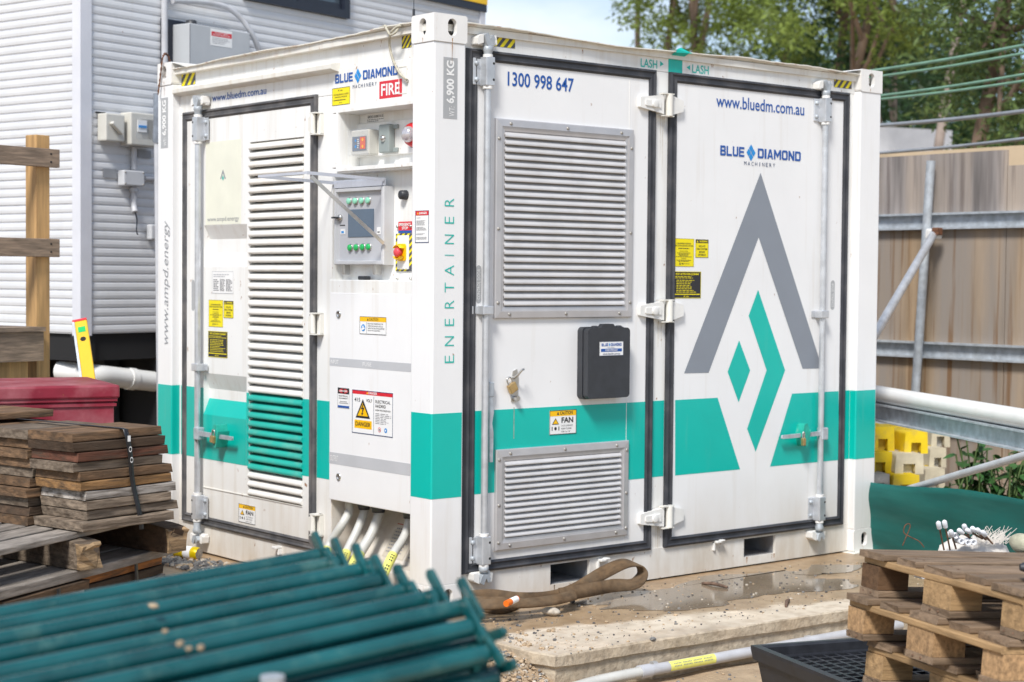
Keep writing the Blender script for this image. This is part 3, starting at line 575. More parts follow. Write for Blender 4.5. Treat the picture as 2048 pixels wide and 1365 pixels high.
def post_act(fr, tl, br, n, par):
    d = Decal(fr, tl, br, n, 'black_vinyl'); d.border('yellow_vinyl', .012); d.text('POST ACTIVATION CLEANING', .08, .865, .92, .94, 'yellow_vinyl', .03); d.lines(.05, .73, .95, .84, 2, 'yellow_vinyl', fill=.4); d.lines(.1, .2, .92, .70, 8, 'yellow_vinyl', fill=.36); d.rect(.04, .13, .96, .165, 'yellow_vinyl', 2)
    d.text('X', .36, .04, .44, .10, 'yellow_vinyl', .03); d.text('ax', .47, .045, .56, .09, 'yellow_vinyl', .01); d.done('warning_sticker', par, 'black sticker with yellow print')
aerosol(RF, (1347, 477), (1387, 534), DN, D2); isolate(RF, (1391, 479), (1416, 516), DN, D2); post_act(RF, (1347, 543), (1401, 597), DN, D2)
# lashing hooks on the sill
for x, y in ((1203, 1126), (1434, 1089)):
    u, v = RF.px(x, y, BRF + .01); m = MB(); m.box(RF, u - .022, u + .022, v + .008, v + .020, BRF, -.012); m.box(RF, u - .026, u - .014, v - .03, v + .008, BRF, -.03); m.box(RF, u + .005, u + .030, v + .016, v + .024, BRF, -.005); m.build('lashing_hook', 'hinge_paint', C, bev=.003)

# rust and water stains below fittings (wear with a shape of its own)
M('rust_run', (.40, .20, .07), .7, var=.3, scale=60); M('water_stain', (.62, .56, .46), .6, var=.12, scale=40)
def drips(fr, spots, n, mat, par):
    m = MB()
    for u, v, L_, w_ in spots:
        k = 7; l = []; r_ = []
        for i in range(k + 1): t = i / k; q = w_ * (1 - t) ** .7 * rnd.uniform(.7, 1.1); x = u + rnd.uniform(-.2, .2) * w_; l.append((x - q / 2, v - L_ * t)); r_.append((x + q / 2, v - L_ * t))
        m.rings([[fr.P(*l[i], n), fr.P(*r_[i], n)] for i in range(k + 1)], False, False, 0, False)
    return m.build('stain', mat, par, kind='stuff')
zz_ = [RF.px(1330, y, -.02)[1] for y in (210, 622, 1034)]; sp_ = []
for z in zz_:
    for u in (1.385, 1.398, 1.408): sp_.append((u, z - .05, rnd.uniform(.08, .42), rnd.uniform(.003, .008)))
drips(RF, sp_, BRF + .0004, 'water_stain', C)
sp_ = [(P_[k] + (.006 if k == 0 else -.006) + rnd.uniform(-.004, .02) * (1 - 2 * k), pz[0] - .0005, rnd.uniform(.015, .038), rnd.uniform(.003, .007)) for P_ in (P1, P2) for k in (0, 1) for _ in range(3)]
drips(RF, sp_, BRF + .0034, 'rust_run', C)
drips(RF, [(uA - .04, .085, .06, .012), (uA + .02, .075, .05, .008), (uB - .04, .085, .05, .008)], BRF + .0034, 'water_stain', C)
drips(RF, [(.098, CH - .10, .022, .006), (.096, CH - .122, .09, .004), (CW - .10, CH - .10, .02, .005)], .0005, 'rust_run', C)
drips(LF, [(-.08, CH - .10, .02, .005), (-CD + .08, CH - .10, .022, .005), (-CD + .082, CH - .124, .06, .004)], .0005, 'rust_run', C)
# ---------------------------------------------------------------- left face
LY = lambda x, y, n=BLF: LF.px(x, y, n)
m = MB(); m.box(LF, -CD + .156, -.156, 2.39, 2.503, -.12, BLF); m.box(LF, -CD + .156, -.80, 2.275, 2.39, -.12, BLF + .002); m.box(LF, -CD + .155, -2.215, .15, 2.275, -.12, BLF + .002); m.box(LF, -.970, -.838, .15, 2.275, -.12, BLF + .002)
m.box(LF, -CD + .155, -.84, .004, .155, -.12, BLF + .004); m.build('side_surround', 'white_paint', C, bev=.004)
m = MB(); m.ext(LF, [(2.376, BLF), (2.388, -.004), (2.412, -.003), (2.420, BLF)], -CD + .164, -.785); m.build('ledge', 'cream_paint', C, bev=.003)
hazard(LF, (363, 140), (391, 169), BLF, C, 3); hazard(LF, (804, 62), (823, 95), BLF, C, 3)
lettering(LF, 'www.bluedm.com.au', (425, 204), (533, 189), (425, 190), BLF + .002, 'blue_vinyl', C, .008)
# door with pressed bands and a louvre panel
dn = -.042; ld = MB(); ua0 = LY(408, 500, dn)[0]; ua1 = LY(494, 500, dn)[0]; ul0 = LY(499, 500, dn)[0]; ul1 = LY(607, 500, dn)[0]
LZ1 = LY(500, 285, dn)[1]; LZ0 = LY(500, 992, dn)[1]
ld.box(LF, -2.20, ua0, .18, 2.255, -.10, dn); ld.box(LF, ua1, ul0, .18, 2.255, -.10, dn); ld.box(LF, ul1, -.995, .18, 2.255, -.10, dn); ld.box(LF, ul0, ul1, LZ1, 2.255, -.10, dn); ld.box(LF, ul0, ul1, .18, LZ0, -.10, dn)
zz = [LY(450, y, dn)[1] for y in (285, 450, 478, 506, 534, 750, 782, 802, 834, 985)]; r0 = dn - .035
prof = [(2.255, dn), (zz[1], dn), (zz[2], r0), (zz[3], r0), (zz[4], dn), (zz[5], dn), (zz[6], r0), (zz[7], r0), (zz[8], dn), (.18, dn), (.18, -.10), (2.255, -.10)]
ld.ext(LF, prof, ua0, ua1)
LD = ld.build('louvre_door', 'white_paint', C)
MB().frame(LF, -2.232, -.963, .147, 2.288, [(t, n - .010) for t, n in GP]).build('door_gasket', 'rubber_worn', LD)
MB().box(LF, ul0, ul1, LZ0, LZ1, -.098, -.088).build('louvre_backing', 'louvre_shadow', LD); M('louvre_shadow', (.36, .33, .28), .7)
k = 41; h = (LZ1 - LZ0) / k
lp = [(h * 1.12, -.075), (h * .86, -.052), (h * .60, -.037), (h * .32, -.032), (h * .12, -.036), (h * .08, -.046), (h * .22, -.046), (h * .5, -.050), (h * .76, -.060), (h * .95, -.085)]
sw = None; stl = None
for i in range(k):
    z = LZ0 + i * h; teal = BZ[0] < z + h * .45 < BZ[1] + .01
    if teal and stl is None: stl = (slatobj('slat', LF, lp, ul0 + .001, ul1 - .001, z, 'louvre_teal', LD), z); [setattr(p, 'use_smooth', True) for p in stl[0].data.polygons]; stl[0]['label'] = 'teal painted slat'; continue
    if not teal and sw is None: sw = (slatobj('slat', LF, lp, ul0 + .001, ul1 - .001, z, 'louvre_white', LD), z); [setattr(p, 'use_smooth', True) for p in sw[0].data.polygons]; continue
    o, z0 = stl if teal else sw; repeat(o, LD, z - z0)
for a_, b_ in ((-2.184, ua0), (ua1, ul0), (ul1, -1.011)): band(LF, a_, b_, dn, LD)
band(LF, -2.262, -2.236, BLF + .002, C); band(LF, -.961, -.846, BLF + .002, C)
z6, z7, z8 = zz[6], zz[7], zz[8]
MB().rings([[LF.P(u, v, n + .0012) for v, n in [(BZ[0], dn), (zz[8], dn), (BZ[1], dn + (BZ[1] - zz[8]) / (zz[7] - zz[8]) * (r0 - dn)) if BZ[1] < zz[7] else (zz[7], r0)] + ([(BZ[1], r0)] if zz[7] < BZ[1] <= zz[6] else [])] for u in (ua0 + .001, ua1 - .001)], closed=False, caps=False, sm=False).build('teal_band', 'teal_vinyl', LD)
# seam of the pressed panel
MB().box(LF, ua0, ul1, LY(450, 982, dn)[1] - .004, LY(450, 982, dn)[1], dn, dn + .004).build('panel_seam', 'cream_paint', LD)
rodC, uC_ = rod(LF, (396, 212), (396, 1068), 259, 735, 1015, 1)
hhandle(LF, 400, 467, 872, rodC, n=.002, flip=True); padlock(LF, 426, 879, .028, 'brass padlock hanging on the left louvre door handle in the teal band', w_=.04, h_=.036, tilt=-.1)
for y in (248, 648, 1050):
    z = LY(628, y, -.02)[1]; u = LY(629, y, -.02)[0]; m = MB(); m.prism(LF, [(u - .055, z - .03), (u - .014, z - .045), (u - .014, z + .045), (u - .055, z + .03)], -.045, -.02); m.box(LF, u + .004, u + .03, z - .052, z + .052, -.055, -.030)
    o = m.build('hinge_strap', 'cream_paint', LD, bev=.004); MB().tube([LF.P(u - .006, z - .045, -.014), LF.P(u - .006, z + .045, -.014)], .013, 10).build('hinge_pin', 'cream_paint', o)
    MB().box(LF, u - .02, u + .03, z + .046, z + .052, -.05, -.004).build('hinge_bracket', 'cream_paint', o); MB().box(LF, u - .02, u + .03, z - .052, z - .046, -.05, -.004).build('hinge_bracket', 'cream_paint', o)
# cream panel with code left out
d = Decal(LF, (412, 286), (482, 448), dn, 'print_cream'); d.text('www.ampd.energy', .05, .025, .95, .095, 'print_grey2', 0)
d.poly([(.5, .66), (.42, .545), (.45, .545), (.5, .62), (.55, .545), (.58, .545)], 'grey_vinyl', 2); d.poly([(.5, .59), (.475, .555), (.5, .52), (.525, .555)], 'teal_vinyl', 3); d.done('web_sticker', LD, 'cream sticker with a web address')
d = Decal(LF, (425, 543), (467, 588), dn, 'print_white'); d.border('light_grey_vinyl', .01); d.lines(.06, .72, .94, .9, 2, 'light_grey_vinyl'); d.lines(.06, .1, .34, .66, 7, 'print_grey', fill=.6); d.lines(.37, .1, .63, .66, 10, 'print_grey', fill=.6); d.lines(.66, .1, .95, .66, 10, 'print_grey', fill=.6); d.done('rating_plate', LD)
aerosol(LF, (418, 600), (446, 655), dn, LD); isolate(LF, (448, 602), (467, 637), dn, LD); post_act(LF, (417, 662), (455, 717), dn, LD)
fan_sticker(LF, (478, 1007), (511, 1051), dn, LD)
a = LY(387, 560, dn); c = LY(387, 622, dn); MB().prism(LF, rrect(a[0] - .018, a[0] + .012, c[1], a[1], .0148), dn + .001).build('door_plaque', 'grey_plaque', LD)
# ----------------------------------------------------------- equipment bay
U0, U1 = -.838, -.156; pn = -.048
v_r1b, v_r1t = LY(690, 335, pn)[1], LY(690, 226, pn)[1]; ur = LY(681, 260, pn)[0]
v_n2b, v_n2t = LY(690, 560, pn)[1], LY(690, 347, pn)[1]
bay = MB(); bay.box(LF, U0, U1, v_r1t + .003, 2.39, -.12, pn); bay.box(LF, U0, ur - .003, v_r1b, v_r1t, -.12, pn); bay.box(LF, U0, U1, v_n2t, v_r1b - .003, -.12, pn)
BAY = bay.build('equipment_bay', 'white_paint', C, bev=.003); MB().box(LF, U0, U1, v_n2b - .065, v_n2b, -.12, pn + .012).build('shelf', 'white_paint', BAY, bev=.004)
m = MB().frame(LF, ur, U1 + .1, v_r1b, v_r1t, [(-.02, pn), (-.018, pn + .012), (-.002, pn + .012), (0, pn), (.0, -.155)]); m.box(LF, ur - .002, U1 + .102, v_r1b - .002, v_r1t + .002, -.165, -.1555); m.build('instrument_recess', 'white_paint', BAY)
m = MB(); m.box(LF, U0 + .004, U1 + .1, v_n2b, v_n2t, -.125, -.11); m.box(LF, U0 - .002, U0 + .004, v_n2b, v_n2t, -.16, pn - .001); m.build('control_recess', 'white_paint', BAY)
bd_logo(LF, 671, 796, (150, 134), (168, 152), pn, BAY)
d = Decal(LF, (759, 164), (804, 193), pn, 'red_vinyl', uv=None); d.text('FIRE', .09, .16, .91, .84, 'print_white', .022); d.done('fire_sign', BAY, 'red sign reading FIRE')
d = Decal(LF, (665, 178), (700, 208), pn, 'yellow_vinyl'); d.border('black_vinyl', .012); d.text('EXTINGUISHING SYSTEM', .08, .56, .92, .66, 'black_vinyl'); d.text('MANUAL RELEASE', .15, .42, .85, .51, 'black_vinyl'); d.lines(.08, .24, .92, .34, 1, 'black_vinyl'); d.lines(.4, .1, .6, .16, 1, 'black_vinyl'); d.text('X ax', .32, .8, .6, .9, 'black_vinyl'); d.done('release_sticker', BAY)
a = LY(806, 142, pn); m = MB().frame(LF, a[0] - .03, a[0] + .03, a[1] - .10, a[1] + .02, [(0, pn), (0, pn + .002), (.004, pn + .002), (.004, pn)]); m.build('cover_plate', 'cream_paint', BAY)
# instrument recess contents
rb = -.14
a = LY(692, 248, rb); MB().box(LF, a[0], U1 + .05, v_r1b + .05, v_r1t - .045, -.155, rb).build('mounting_plate', 'white_paint', BAY, bev=.004)
d = Decal(LF, (735, 232), (768, 243), rb - .0145, 'print_white'); d.text('AEROSOL ALARM IS IN USE', 0.02, .6, .98, .95, 'black_vinyl', .01); d.lines(0, .05, 1, .5, 2, 'print_grey'); d.done('notice_sticker', BAY)
def boxpx(fr, tl, br, nf, nb, name, mat, par, bev=.006):
    a = fr.px(*tl, nf); c = fr.px(*br, nf); return MB().box(fr, a[0], c[0], c[1], a[1], nb, nf).build(name, mat, par, bev=bev), (a[0], c[0], c[1], a[1])
rp_, q = boxpx(LF, (702, 262), (737, 309), -.084, rb, 'release_panel', 'cream_box', BAY)
MB().box(LF, q[0] - .004, q[1] + .004, q[2] - .004, q[3] + .004, -.083, -.066).build('panel_cover', 'clear_plastic', rp_, bev=.006)
d = Decal(LF, None, None, -.0825, 'print_grey', uv=(q[0] + .015, q[1] - .015, q[2] + .02, q[3] - .03)); d.rect(.0, 0, 1, 1, 'slate_label'); d.rect(.56, .1, .95, .95, 'orange_red', 2); d.disc(.25, .72, .09, 'blue_light', 3); d.disc(.25, .3, .11, 'blue_light', 3); d.disc(.75, .75, .1, 'amber_vinyl', 3); d.disc(.75, .28, .1, 'amber_vinyl', 3); d.lines(.38, .15, .52, .85, 5, 'print_white', 3); d.done('control_label', rp_)
M('slate_label', (.16, .19, .24), .4); M('orange_red', (.75, .13, .06), .4)
cb, q = boxpx(LF, (757, 250), (777, 305), -.104, rb, 'detector_box', 'detector_grey', BAY); M('detector_grey', (.29, .33, .32), .5, var=.05)
MB().turn(LF, (q[0] + q[1]) / 2, (q[2] + q[3]) / 2, [(-.104, .016), (-.098, .015), (-.090, .008), (-.090, .001)], 12).build('key_switch', 'steel', cb)
for v_ in (q[2] + .012, q[3] - .012): MB().box(LF, q[1] - .002, q[1] + .03, v_ - .01, v_ + .01, rb, rb + .012).build('mounting_lug', 'detector_grey', cb, bev=.003)
u, v = LY(808, 269, -.07); bc = MB().turn(LF, u + .012, v, [(rb, .055), (-.105, .054), (-.09, .047), (-.088, .001)], 20).build('alarm_beacon', 'red_plastic', BAY)
MB().turn(LF, u + .012, v, [(-.09, .036), (-.078, .035), (-.068, .031), (-.061, .022), (-.058, .012), (-.057, .001)], 20).build('lens', 'lens', bc)
for i in range(6): t_ = i * math.pi / 3 + .3; MB().box(Frame(LF.P(u + .012, v, 0), LF.U * math.cos(t_) + LF.V * math.sin(t_), LF.V * math.cos(t_) - LF.U * math.sin(t_), LF.N), .042, .057, -.010, .010, -.132, -.110).build('sounder_slot', 'dark_void', bc, bev=.002)
# control box with raised clear cover
nf = -.050
a = LF.px(668, 376, nf); c = LF.px(766, 530, nf); cu0, cu1, cv0, cv1 = a[0], c[0], c[1], LF.px(766, 372, nf)[1]
CB = MB().frame(LF, cu0, cu1, cv0, cv1, [(0, -.11), (0, nf - .006), (.004, nf), (.016, nf), (.019, nf - .018)]).build('control_box', 'grey_box_light', BAY)
MB().box(LF, cu0 + .017, cu1 - .017, cv0 + .017, cv1 - .017, nf - .024, nf - .018).build('fascia', 'grey_fascia', CB); M('grey_fascia', (.48, .49, .52), .45, var=.015)
fn = nf - .018
def fp(x, y): return LF.px(x, y, fn)
MB().box(LF, *(lambda a, c: (a[0], c[0], c[1], a[1]))(fp(697, 420), fp(748, 474)), fn, fn + .003).build('display', 'screen', CB, bev=.001)
def button(x, y, mat, r=.017):
    u, v = fp(x, y); o = MB().turn(LF, u, v, [(fn, r), (fn + .004, r), (fn + .006, r * .86), (fn + .006, .001)], 18).build('button_bezel', 'steel', CB)
    MB().turn(LF, u, v, [(fn + .004, r * .78), (fn + .012, r * .76), (fn + .014, r * .6), (fn + .0145, .001)], 18).build('button_cap', mat, o)
for x in (700, 712.5, 725, 738): button(x, 403 - (x - 700) * .04, 'mint_button', .0185)
for x in (702, 714.5, 727, 739): button(x, 496 - (x - 700) * .04, 'green_button', .0185)
u, v = fp(682, 436); o = MB().turn(LF, u, v, [(fn, .015), (fn + .012, .014), (fn + .014, .008), (fn + .014, .001)], 14).build('key_lock', 'steel', CB); MB().box(LF, u - .022, u + .002, v - .004, v + .004, fn + .014, fn + .04).build('key', 'black_plastic', o, bev=.002)
u, v = fp(686, 464); MB().box(LF, u - .018, u + .018, v - .012, v + .012, fn, fn + .002).build('socket_label', 'print_white', CB); MB().box(LF, u - .01, u + .01, v - .007, v + .003, fn + .002, fn + .003).build('socket', 'blue_light', CB)
u, v = fp(758, 462); MB().box(LF, u - .014, u + .014, v - .016, v + .016, fn, fn + .002).build('switch_label', 'print_white', CB); MB().box(LF, u - .008, u + .008, v - .008, v - .003, fn + .002, fn + .003).build('socket', 'black_vinyl', CB)
MB().box(LF, fp(680, 450)[0], fp(690, 450)[0], fp(690, 452)[1], fp(690, 450)[1], fn, fn + .001).build('slot', 'black_vinyl', CB)
zc = cv1 + .012; cov = .40
cv = MB(); cf = Frame(LF.P(0, 0, 0), LF.U, LF.N, (0, 0, 1))   # u, outward, up
tlt = .03
def cp(u, n, z): return LF.P(u, zc + z + (n - nf) * tlt, n)
def cbox(m, u0, u1, n0, n1, z0, z1, mi=0): m.add([cp(u, n, z) for z in (z0, z1) for n in (n0, n1) for u in (u0, u1)], [(0, 2, 3, 1), (4, 5, 7, 6), (0, 1, 5, 4), (2, 6, 7, 3), (0, 4, 6, 2), (1, 3, 7, 5)], mi)
cbox(cv, cu0, cu1, nf, nf + cov, .016, .020)
COV = cv.build('box_cover', 'clear_plastic', CB)
cv = MB(); cbox(cv, cu0 - .004, cu1 + .004, nf + cov, nf + cov + .004, .010, .021); cbox(cv, cu0 - .004, cu0, nf, nf + cov, .008, .022); cbox(cv, cu1, cu1 + .004, nf, nf + cov, .008, .022); cbox(cv, cu0, cu1, nf - .012, nf, -.010, .024); cv.build('cover_rim', 'cover_rim', COV)
M('cover_rim', (.50, .53, .60), .25, var=.05)
p0 = cp(cu1 + .006, nf + cov * .96, 0); p1 = LF.P(cu1 + .008, LF.px(763, 487, nf)[1], nf + .004); q1 = (p1 - p0).normalized(); q2 = LF.U; q3 = q1.cross(q2)
fr_ = Frame(p0, q1, q3, q2); MB().box(fr_, 0, (p1 - p0).length, -.008, .008, -.002, .002).build('cover_stay', 'steel', COV)
for x in (689, 751):
    u, v = LF.px(x, 541, -.07); m = MB(); m.box(LF, u - .010, u + .012, v - .02, v + .03, -.095, -.06); m.build('box_latch', 'steel', CB, bev=.004)
u, v = LF.px(726, 557, -.06); MB().box(LF, u - .03, u + .02, v_n2b, v_n2b + .018, -.09, -.05).build('spare_latch', 'black_plastic', BAY, bev=.005)
u, v = LF.px(823, 391, -.14); MB().turn(LF, u, v, [(-.11, .022), (-.08, .02), (-.076, .01), (-.076, .001)], 14).build('knob', 'black_plastic', BAY)
# emergency stop
en = -.105; d = Decal(LF, (797, 444), (824, 466), en, 'red_vinyl'); d.rect(0, 0, 1, .22, 'blue_vinyl', 1); d.text('EMERGENCY', .08, .62, .92, .88, 'print_white', .03); d.text('STOP', .28, .30, .72, .56, 'print_white', .03); d.done('stop_sign', BAY, 'red emergency stop sign')
a = LF.px(792, 468, en); c = LF.px(825, 543, en)
d = Decal(LF, None, None, en, 'hazard_grey', uv=(a[0], c[0], c[1], a[1])); asp = (d.v1 - d.v0) / (d.u1 - d.u0)
for i in range(-2, 9): y = i * .17; d.poly(clip([(0, y), (1, y + .75 / asp), (1, y + .75 / asp + .075), (0, y + .075)], 0, 0, 1, 1), 'yellow_vinyl')
ES = d.done('stop_plate', BAY)
uc, vc = (a[0] + c[0]) / 2, (a[1] + c[1]) / 2; MB().box(LF, uc - .042, uc + .042, vc - .075, vc + .075, en, en + .010).build('stop_box', 'white_paint', ES, bev=.005)
g = MB(); g.prism(LF, rrect(uc - .030, uc + .030, vc - .038, vc + .038, .012), en + .010, en + .018)
g.rings([[LF.P(uc + r * math.cos(t_), vc + r * math.sin(t_), n) for t_ in [R_(35 + 110 * i / 10) for i in range(11)]] for r, n in ((.031, en + .016), (.033, en + .044), (.030, en + .044), (.028, en + .016))], closed=False, caps=False)
g.rings([[LF.P(uc + r * math.cos(t_), vc + r * math.sin(t_), n) for t_ in [R_(215 + 110 * i / 10) for i in range(11)]] for r, n in ((.031, en + .016), (.033, en + .044), (.030, en + .044), (.028, en + .016))], closed=False, caps=False)
g.build('button_guard', 'amber_vinyl', ES)
MB().turn(LF, uc, vc, [(en + .018, .012), (en + .028, .012), (en + .030, .020), (en + .044, .020), (en + .049, .015), (en + .050, .001)], 18).build('stop_button', 'pink_red', ES)
for du in (-.05, .05):
    for dv in (-.115, .115): MB().turn(LF, uc + du, vc + dv, [(en, .007), (en + .006, .006), (en + .006, .001)], 8).build('bolt', 'steel', ES)
# danger sign on the post
d = Decal(LF, (831, 422), (858, 486), -.004, 'print_white'); d.border('navy_vinyl', .035, 1); d.rect(.03, .85, .97, .985, 'red_vinyl', 2); d.text('DANGER', .30, .885, .86, .955, 'print_white', .03, lv=3); d.poly([(.14, .885), (.26, .885), (.2, .955)], 'amber_vinyl', 3)
d.text('WARNING', .1, .76, .4, .785, 'black_vinyl'); d.lines(.1, .54, .9, .70, 5, 'print_grey', fill=.45); d.lines(.1, .38, .9, .50, 4, 'print_grey', fill=.45); d.lines(.1, .24, .85, .30, 2, 'print_grey', fill=.45); d.lines(.1, .1, .85, .19, 3, 'print_grey', fill=.45); d.done('danger_sticker', C, 'white danger sticker with a red header')
# cabinet door
a = LY(667, 585, -.04); z1 = a[1]; z0 = LY(667, 1000, -.04)[1]
CDR = MB().box(LF, U0 + .006, U1, z0, z1, -.075, -.035).build('cabinet_door', 'white_clean', C, bev=.004)
MB().box(LF, U0 + .004, U1, z1 + .001, z1 + .009, -.09, -.05).build('door_gap', 'dark_void', CDR)
MB().box(LF, U0 - .002, U0 + .0055, z0, z1, -.075, -.052).build('door_gap', 'print_grey', CDR)
cn = -.035
for ya, yb, t1, t2 in ((716, 734, 'INPUT', 'FUSE'), (905, 930, 'OUTPUT', None)):
    va, vb = LY(667, ya, cn)[1], LY(667, yb - 2, cn)[1]; d = Decal(LF, None, None, cn, 'light_grey_vinyl', uv=(U0 + .008, U1, vb, va)); d.text(t1, .015, .25, .11, .75, 'print_white'); 
    if t2: d.text(t2, .4, .25, .5, .75, 'print_white')
    d.done('grey_strip', CDR)
for y in (629, 954):
    u, v = LY(678, y, cn); MB().turn(LF, u, v, [(cn, .017), (cn + .006, .016), (cn + .006, .012), (cn + .002, .011), (cn + .002, .001)], 16).build('quarter_lock', 'steel', CDR)
d = Decal(LF, (720, 633), (773, 671), cn, 'print_white'); d.rect(0, .72, 1, 1, 'amber_vinyl', 1); d.border('black_vinyl', .010); d.text('CAUTION', .36, .77, .70, .93, 'black_vinyl', .01); d.poly([(.28, .77), (.34, .77), (.31, .93)], 'black_vinyl', 2); d.rect(.26, .05, .27, .7, 'print_grey', 2); d.disc(.135, .36, .20, 'blue_light', 2); d.disc(.13, .42, .07, 'print_white', 3); d.poly([(.08, .2), (.2, .3), (.17, .4), (.08, .34)], 'print_white', 3)
for i, t in enumerate(('READ AND UNDERSTAND THE', 'OPERATOR\'S MANUAL AND ALL', 'SAFETY INSTRUCTIONS BEFORE', 'USING THIS EQUIPMENT')): d.text(t, .31, .56 - i * .13, .88 + .05 * (i == 2) - .1 * (i == 3), .64 - i * .13, 'black_vinyl')
d.done('caution_sticker', CDR, 'yellow and white manual caution sticker')
d = Decal(LF, (676, 775), (699, 818), cn, 'print_white'); d.rect(0, .70, 1, 1, 'black_vinyl', 1); d.disc(.5, .84, .12, 'red_vinyl', 2); d.poly([(.08, .84), (.3, .95), (.7, .95), (.92, .84), (.7, .73), (.3, .73)], 'red_vinyl', 2); d.text('DANGER', .16, .80, .84, .89, 'print_white', .02, lv=3); d.text('ELECTRICAL', .1, .56, .9, .63, 'black_vinyl', .01); d.text('EQUIPMENT', .12, .44, .88, .51, 'black_vinyl', .01); d.lines(.1, .2, .9, .36, 2, 'print_grey', center=True); d.rect(0, 0, 1, .12, 'blue_vinyl', 1); d.border('print_grey', .02); d.done('danger_sticker', CDR, 'small danger sticker with a red oval')
d = Decal(LF, (705, 779), (786, 876), cn, 'print_white'); d.rect(0, .905, 1, 1, 'red_vinyl', 1); d.border('navy_vinyl', .010); d.text('DANGER', .41, .925, .62, .98, 'print_white', .02, lv=3); d.poly([(.36, .925), (.40, .925), (.38, .98)], 'amber_vinyl', 3)
d.text('415', .06, .73, .20, .82, 'black_vinyl', .01); d.text('VOLT', .35, .74, .50, .81, 'black_vinyl', .01); warn_tri(d, .27, .36, .80, .18); d.poly([(.29, .72), (.22, .56), (.265, .57), (.25, .47), (.23, .48), (.25, .42), (.29, .47), (.27, .475), (.31, .61), (.265, .6), (.31, .71)], 'black_vinyl', 4)
d.rect(.06, .12, .49, .31, 'amber_vinyl', 1); d.text('DANGER', .09, .17, .46, .27, 'black_vinyl', .02); d.rect(.535, .02, .542, .88, 'navy_vinyl', 2); d.text('ELECTRICAL', .58, .74, .94, .81, 'black_vinyl', .01); d.text('HAZARD', .58, .64, .83, .71, 'black_vinyl', .01); d.text('HIGH VOLTAGE 415V', .58, .56, .95, .60, 'black_vinyl', .01); d.lines(.58, .26, .96, .52, 7, 'print_grey', fill=.35)
d.disc(.68, .14, .055, 'red_vinyl', 2); d.disc(.68, .14, .04, 'print_white', 3); d.disc(.68, .14, .022, 'black_vinyl', 4); d.disc(.83, .14, .055, 'blue_light', 2); d.disc(.83, .14, .022, 'print_white', 3); d.done('danger_sticker', CDR, 'white high voltage danger sticker')
# cable bay
m = MB(); m.add([LF.P(U0, z0 + .01, -.30), LF.P(U1 + .1, z0 + .01, -.30), LF.P(U1 + .1, .14, -.13), LF.P(U0, .14, -.13)], [(0, 3, 2, 1)]); m.box(LF, U0, U0 + .006, .12, z0 + .02, -.32, -.05); m.box(LF, U0, U1 + .1, z0 + .005, z0 + .012, -.32, -.07)
m.ext(LF, [(.004, -.16), (.004, -.050), (.125, -.050), (.150, -.062), (.150, -.16)], U0, U1 + .1); m.build('cable_bay', 'bay_paint', C, bev=.003); M('bay_paint', (.66, .62, .56), .55, var=.08, scale=6, streak=(8, (1, 1, 1), (.36, .27, .18), .42, .8, .6), rust=.5)
bf = Frame(LF.P(0, .14, -.13), LF.U, (LF.P(0, z0, -.30) - LF.P(0, .14, -.13)), LF.N)
bf.N = bf.U.cross(bf.V).normalized()
if bf.N.x > 0: bf.N = -bf.N
d = Decal(bf, None, None, .002, 'faded_label', uv=(-.56, -.40, .03, .23)); M('faded_label', (.55, .50, .42), .6, var=.1); M('faded_red', (.42, .13, .10), .6, var=.2); d.rect(0, .82, 1, 1, 'faded_red'); d.lines(.08, .1, .9, .76, 8, 'print_grey', fill=.4); d.done('faded_sticker', C)
d = Decal(bf, None, None, .002, 'faded_label', uv=(-.385, -.22, .03, .23)); d.rect(0, .82, 1, 1, 'amber_vinyl'); warn_tri(d, .3, .45, .75, .2); d.lines(.08, .05, .9, .4, 4, 'print_grey', fill=.4); d.done('faded_sticker', C)
# hooks on the left sill
u, v = LY(558, 1098, -.04); m = MB(); m.box(LF, u - .03, u + .01, v, v + .012, -.055, -.015); m.box(LF, u - .004, u + .010, v - .03, v, -.055, -.03); m.build('lashing_hook', 'hinge_paint', C, bev=.003)
# conduits out of the bay
def ribbed(path, r, name, mat, par, pitch=.0095, seg=12):
    pts = [Vector(p) for p in path]; out = []; 
    for i in range(len(pts) - 1):       # catmull
        p0, p1, p2, p3 = pts[max(i - 1, 0)], pts[i], pts[i + 1], pts[min(i + 2, len(pts) - 1)]
        L_ = (p2 - p1).length; k = max(2, int(L_ / pitch * 2))
        for j in range(k):
            t = j / k; out.append(.5 * ((2 * p1) + (p2 - p0) * t + (2 * p0 - 5 * p1 + 4 * p2 - p3) * t * t + (3 * p1 - p0 - 3 * p2 + p3) * t ** 3))
    out.append(pts[-1]); m = MB().tube(out, r, seg, rf=lambda i, n: r * (1.04 if i % 2 else .84)); return m.build(name, mat, par), out
CONS = [((698, 1012), (684, 1050), (655, 1098), (632, 1160), .021, 'conduit_white', 'ribbed white conduit leftmost under the cabinet door, with a yellow label'),
        ((728, 1012), (715, 1060), (690, 1112), (668, 1170), .021, 'conduit_white', 'ribbed white conduit leaving the second gland under the cabinet door'),
        ((757, 1018), (742, 1070), (715, 1115), (688, 1175), .024, 'conduit_white', 'thicker ribbed white conduit leaving the third gland under the cabinet door'),
        ((818, 1028), (808, 1075), (785, 1112), (752, 1185), .020, 'conduit_white', 'ribbed conduit nearest the corner post, partly hidden behind it')]
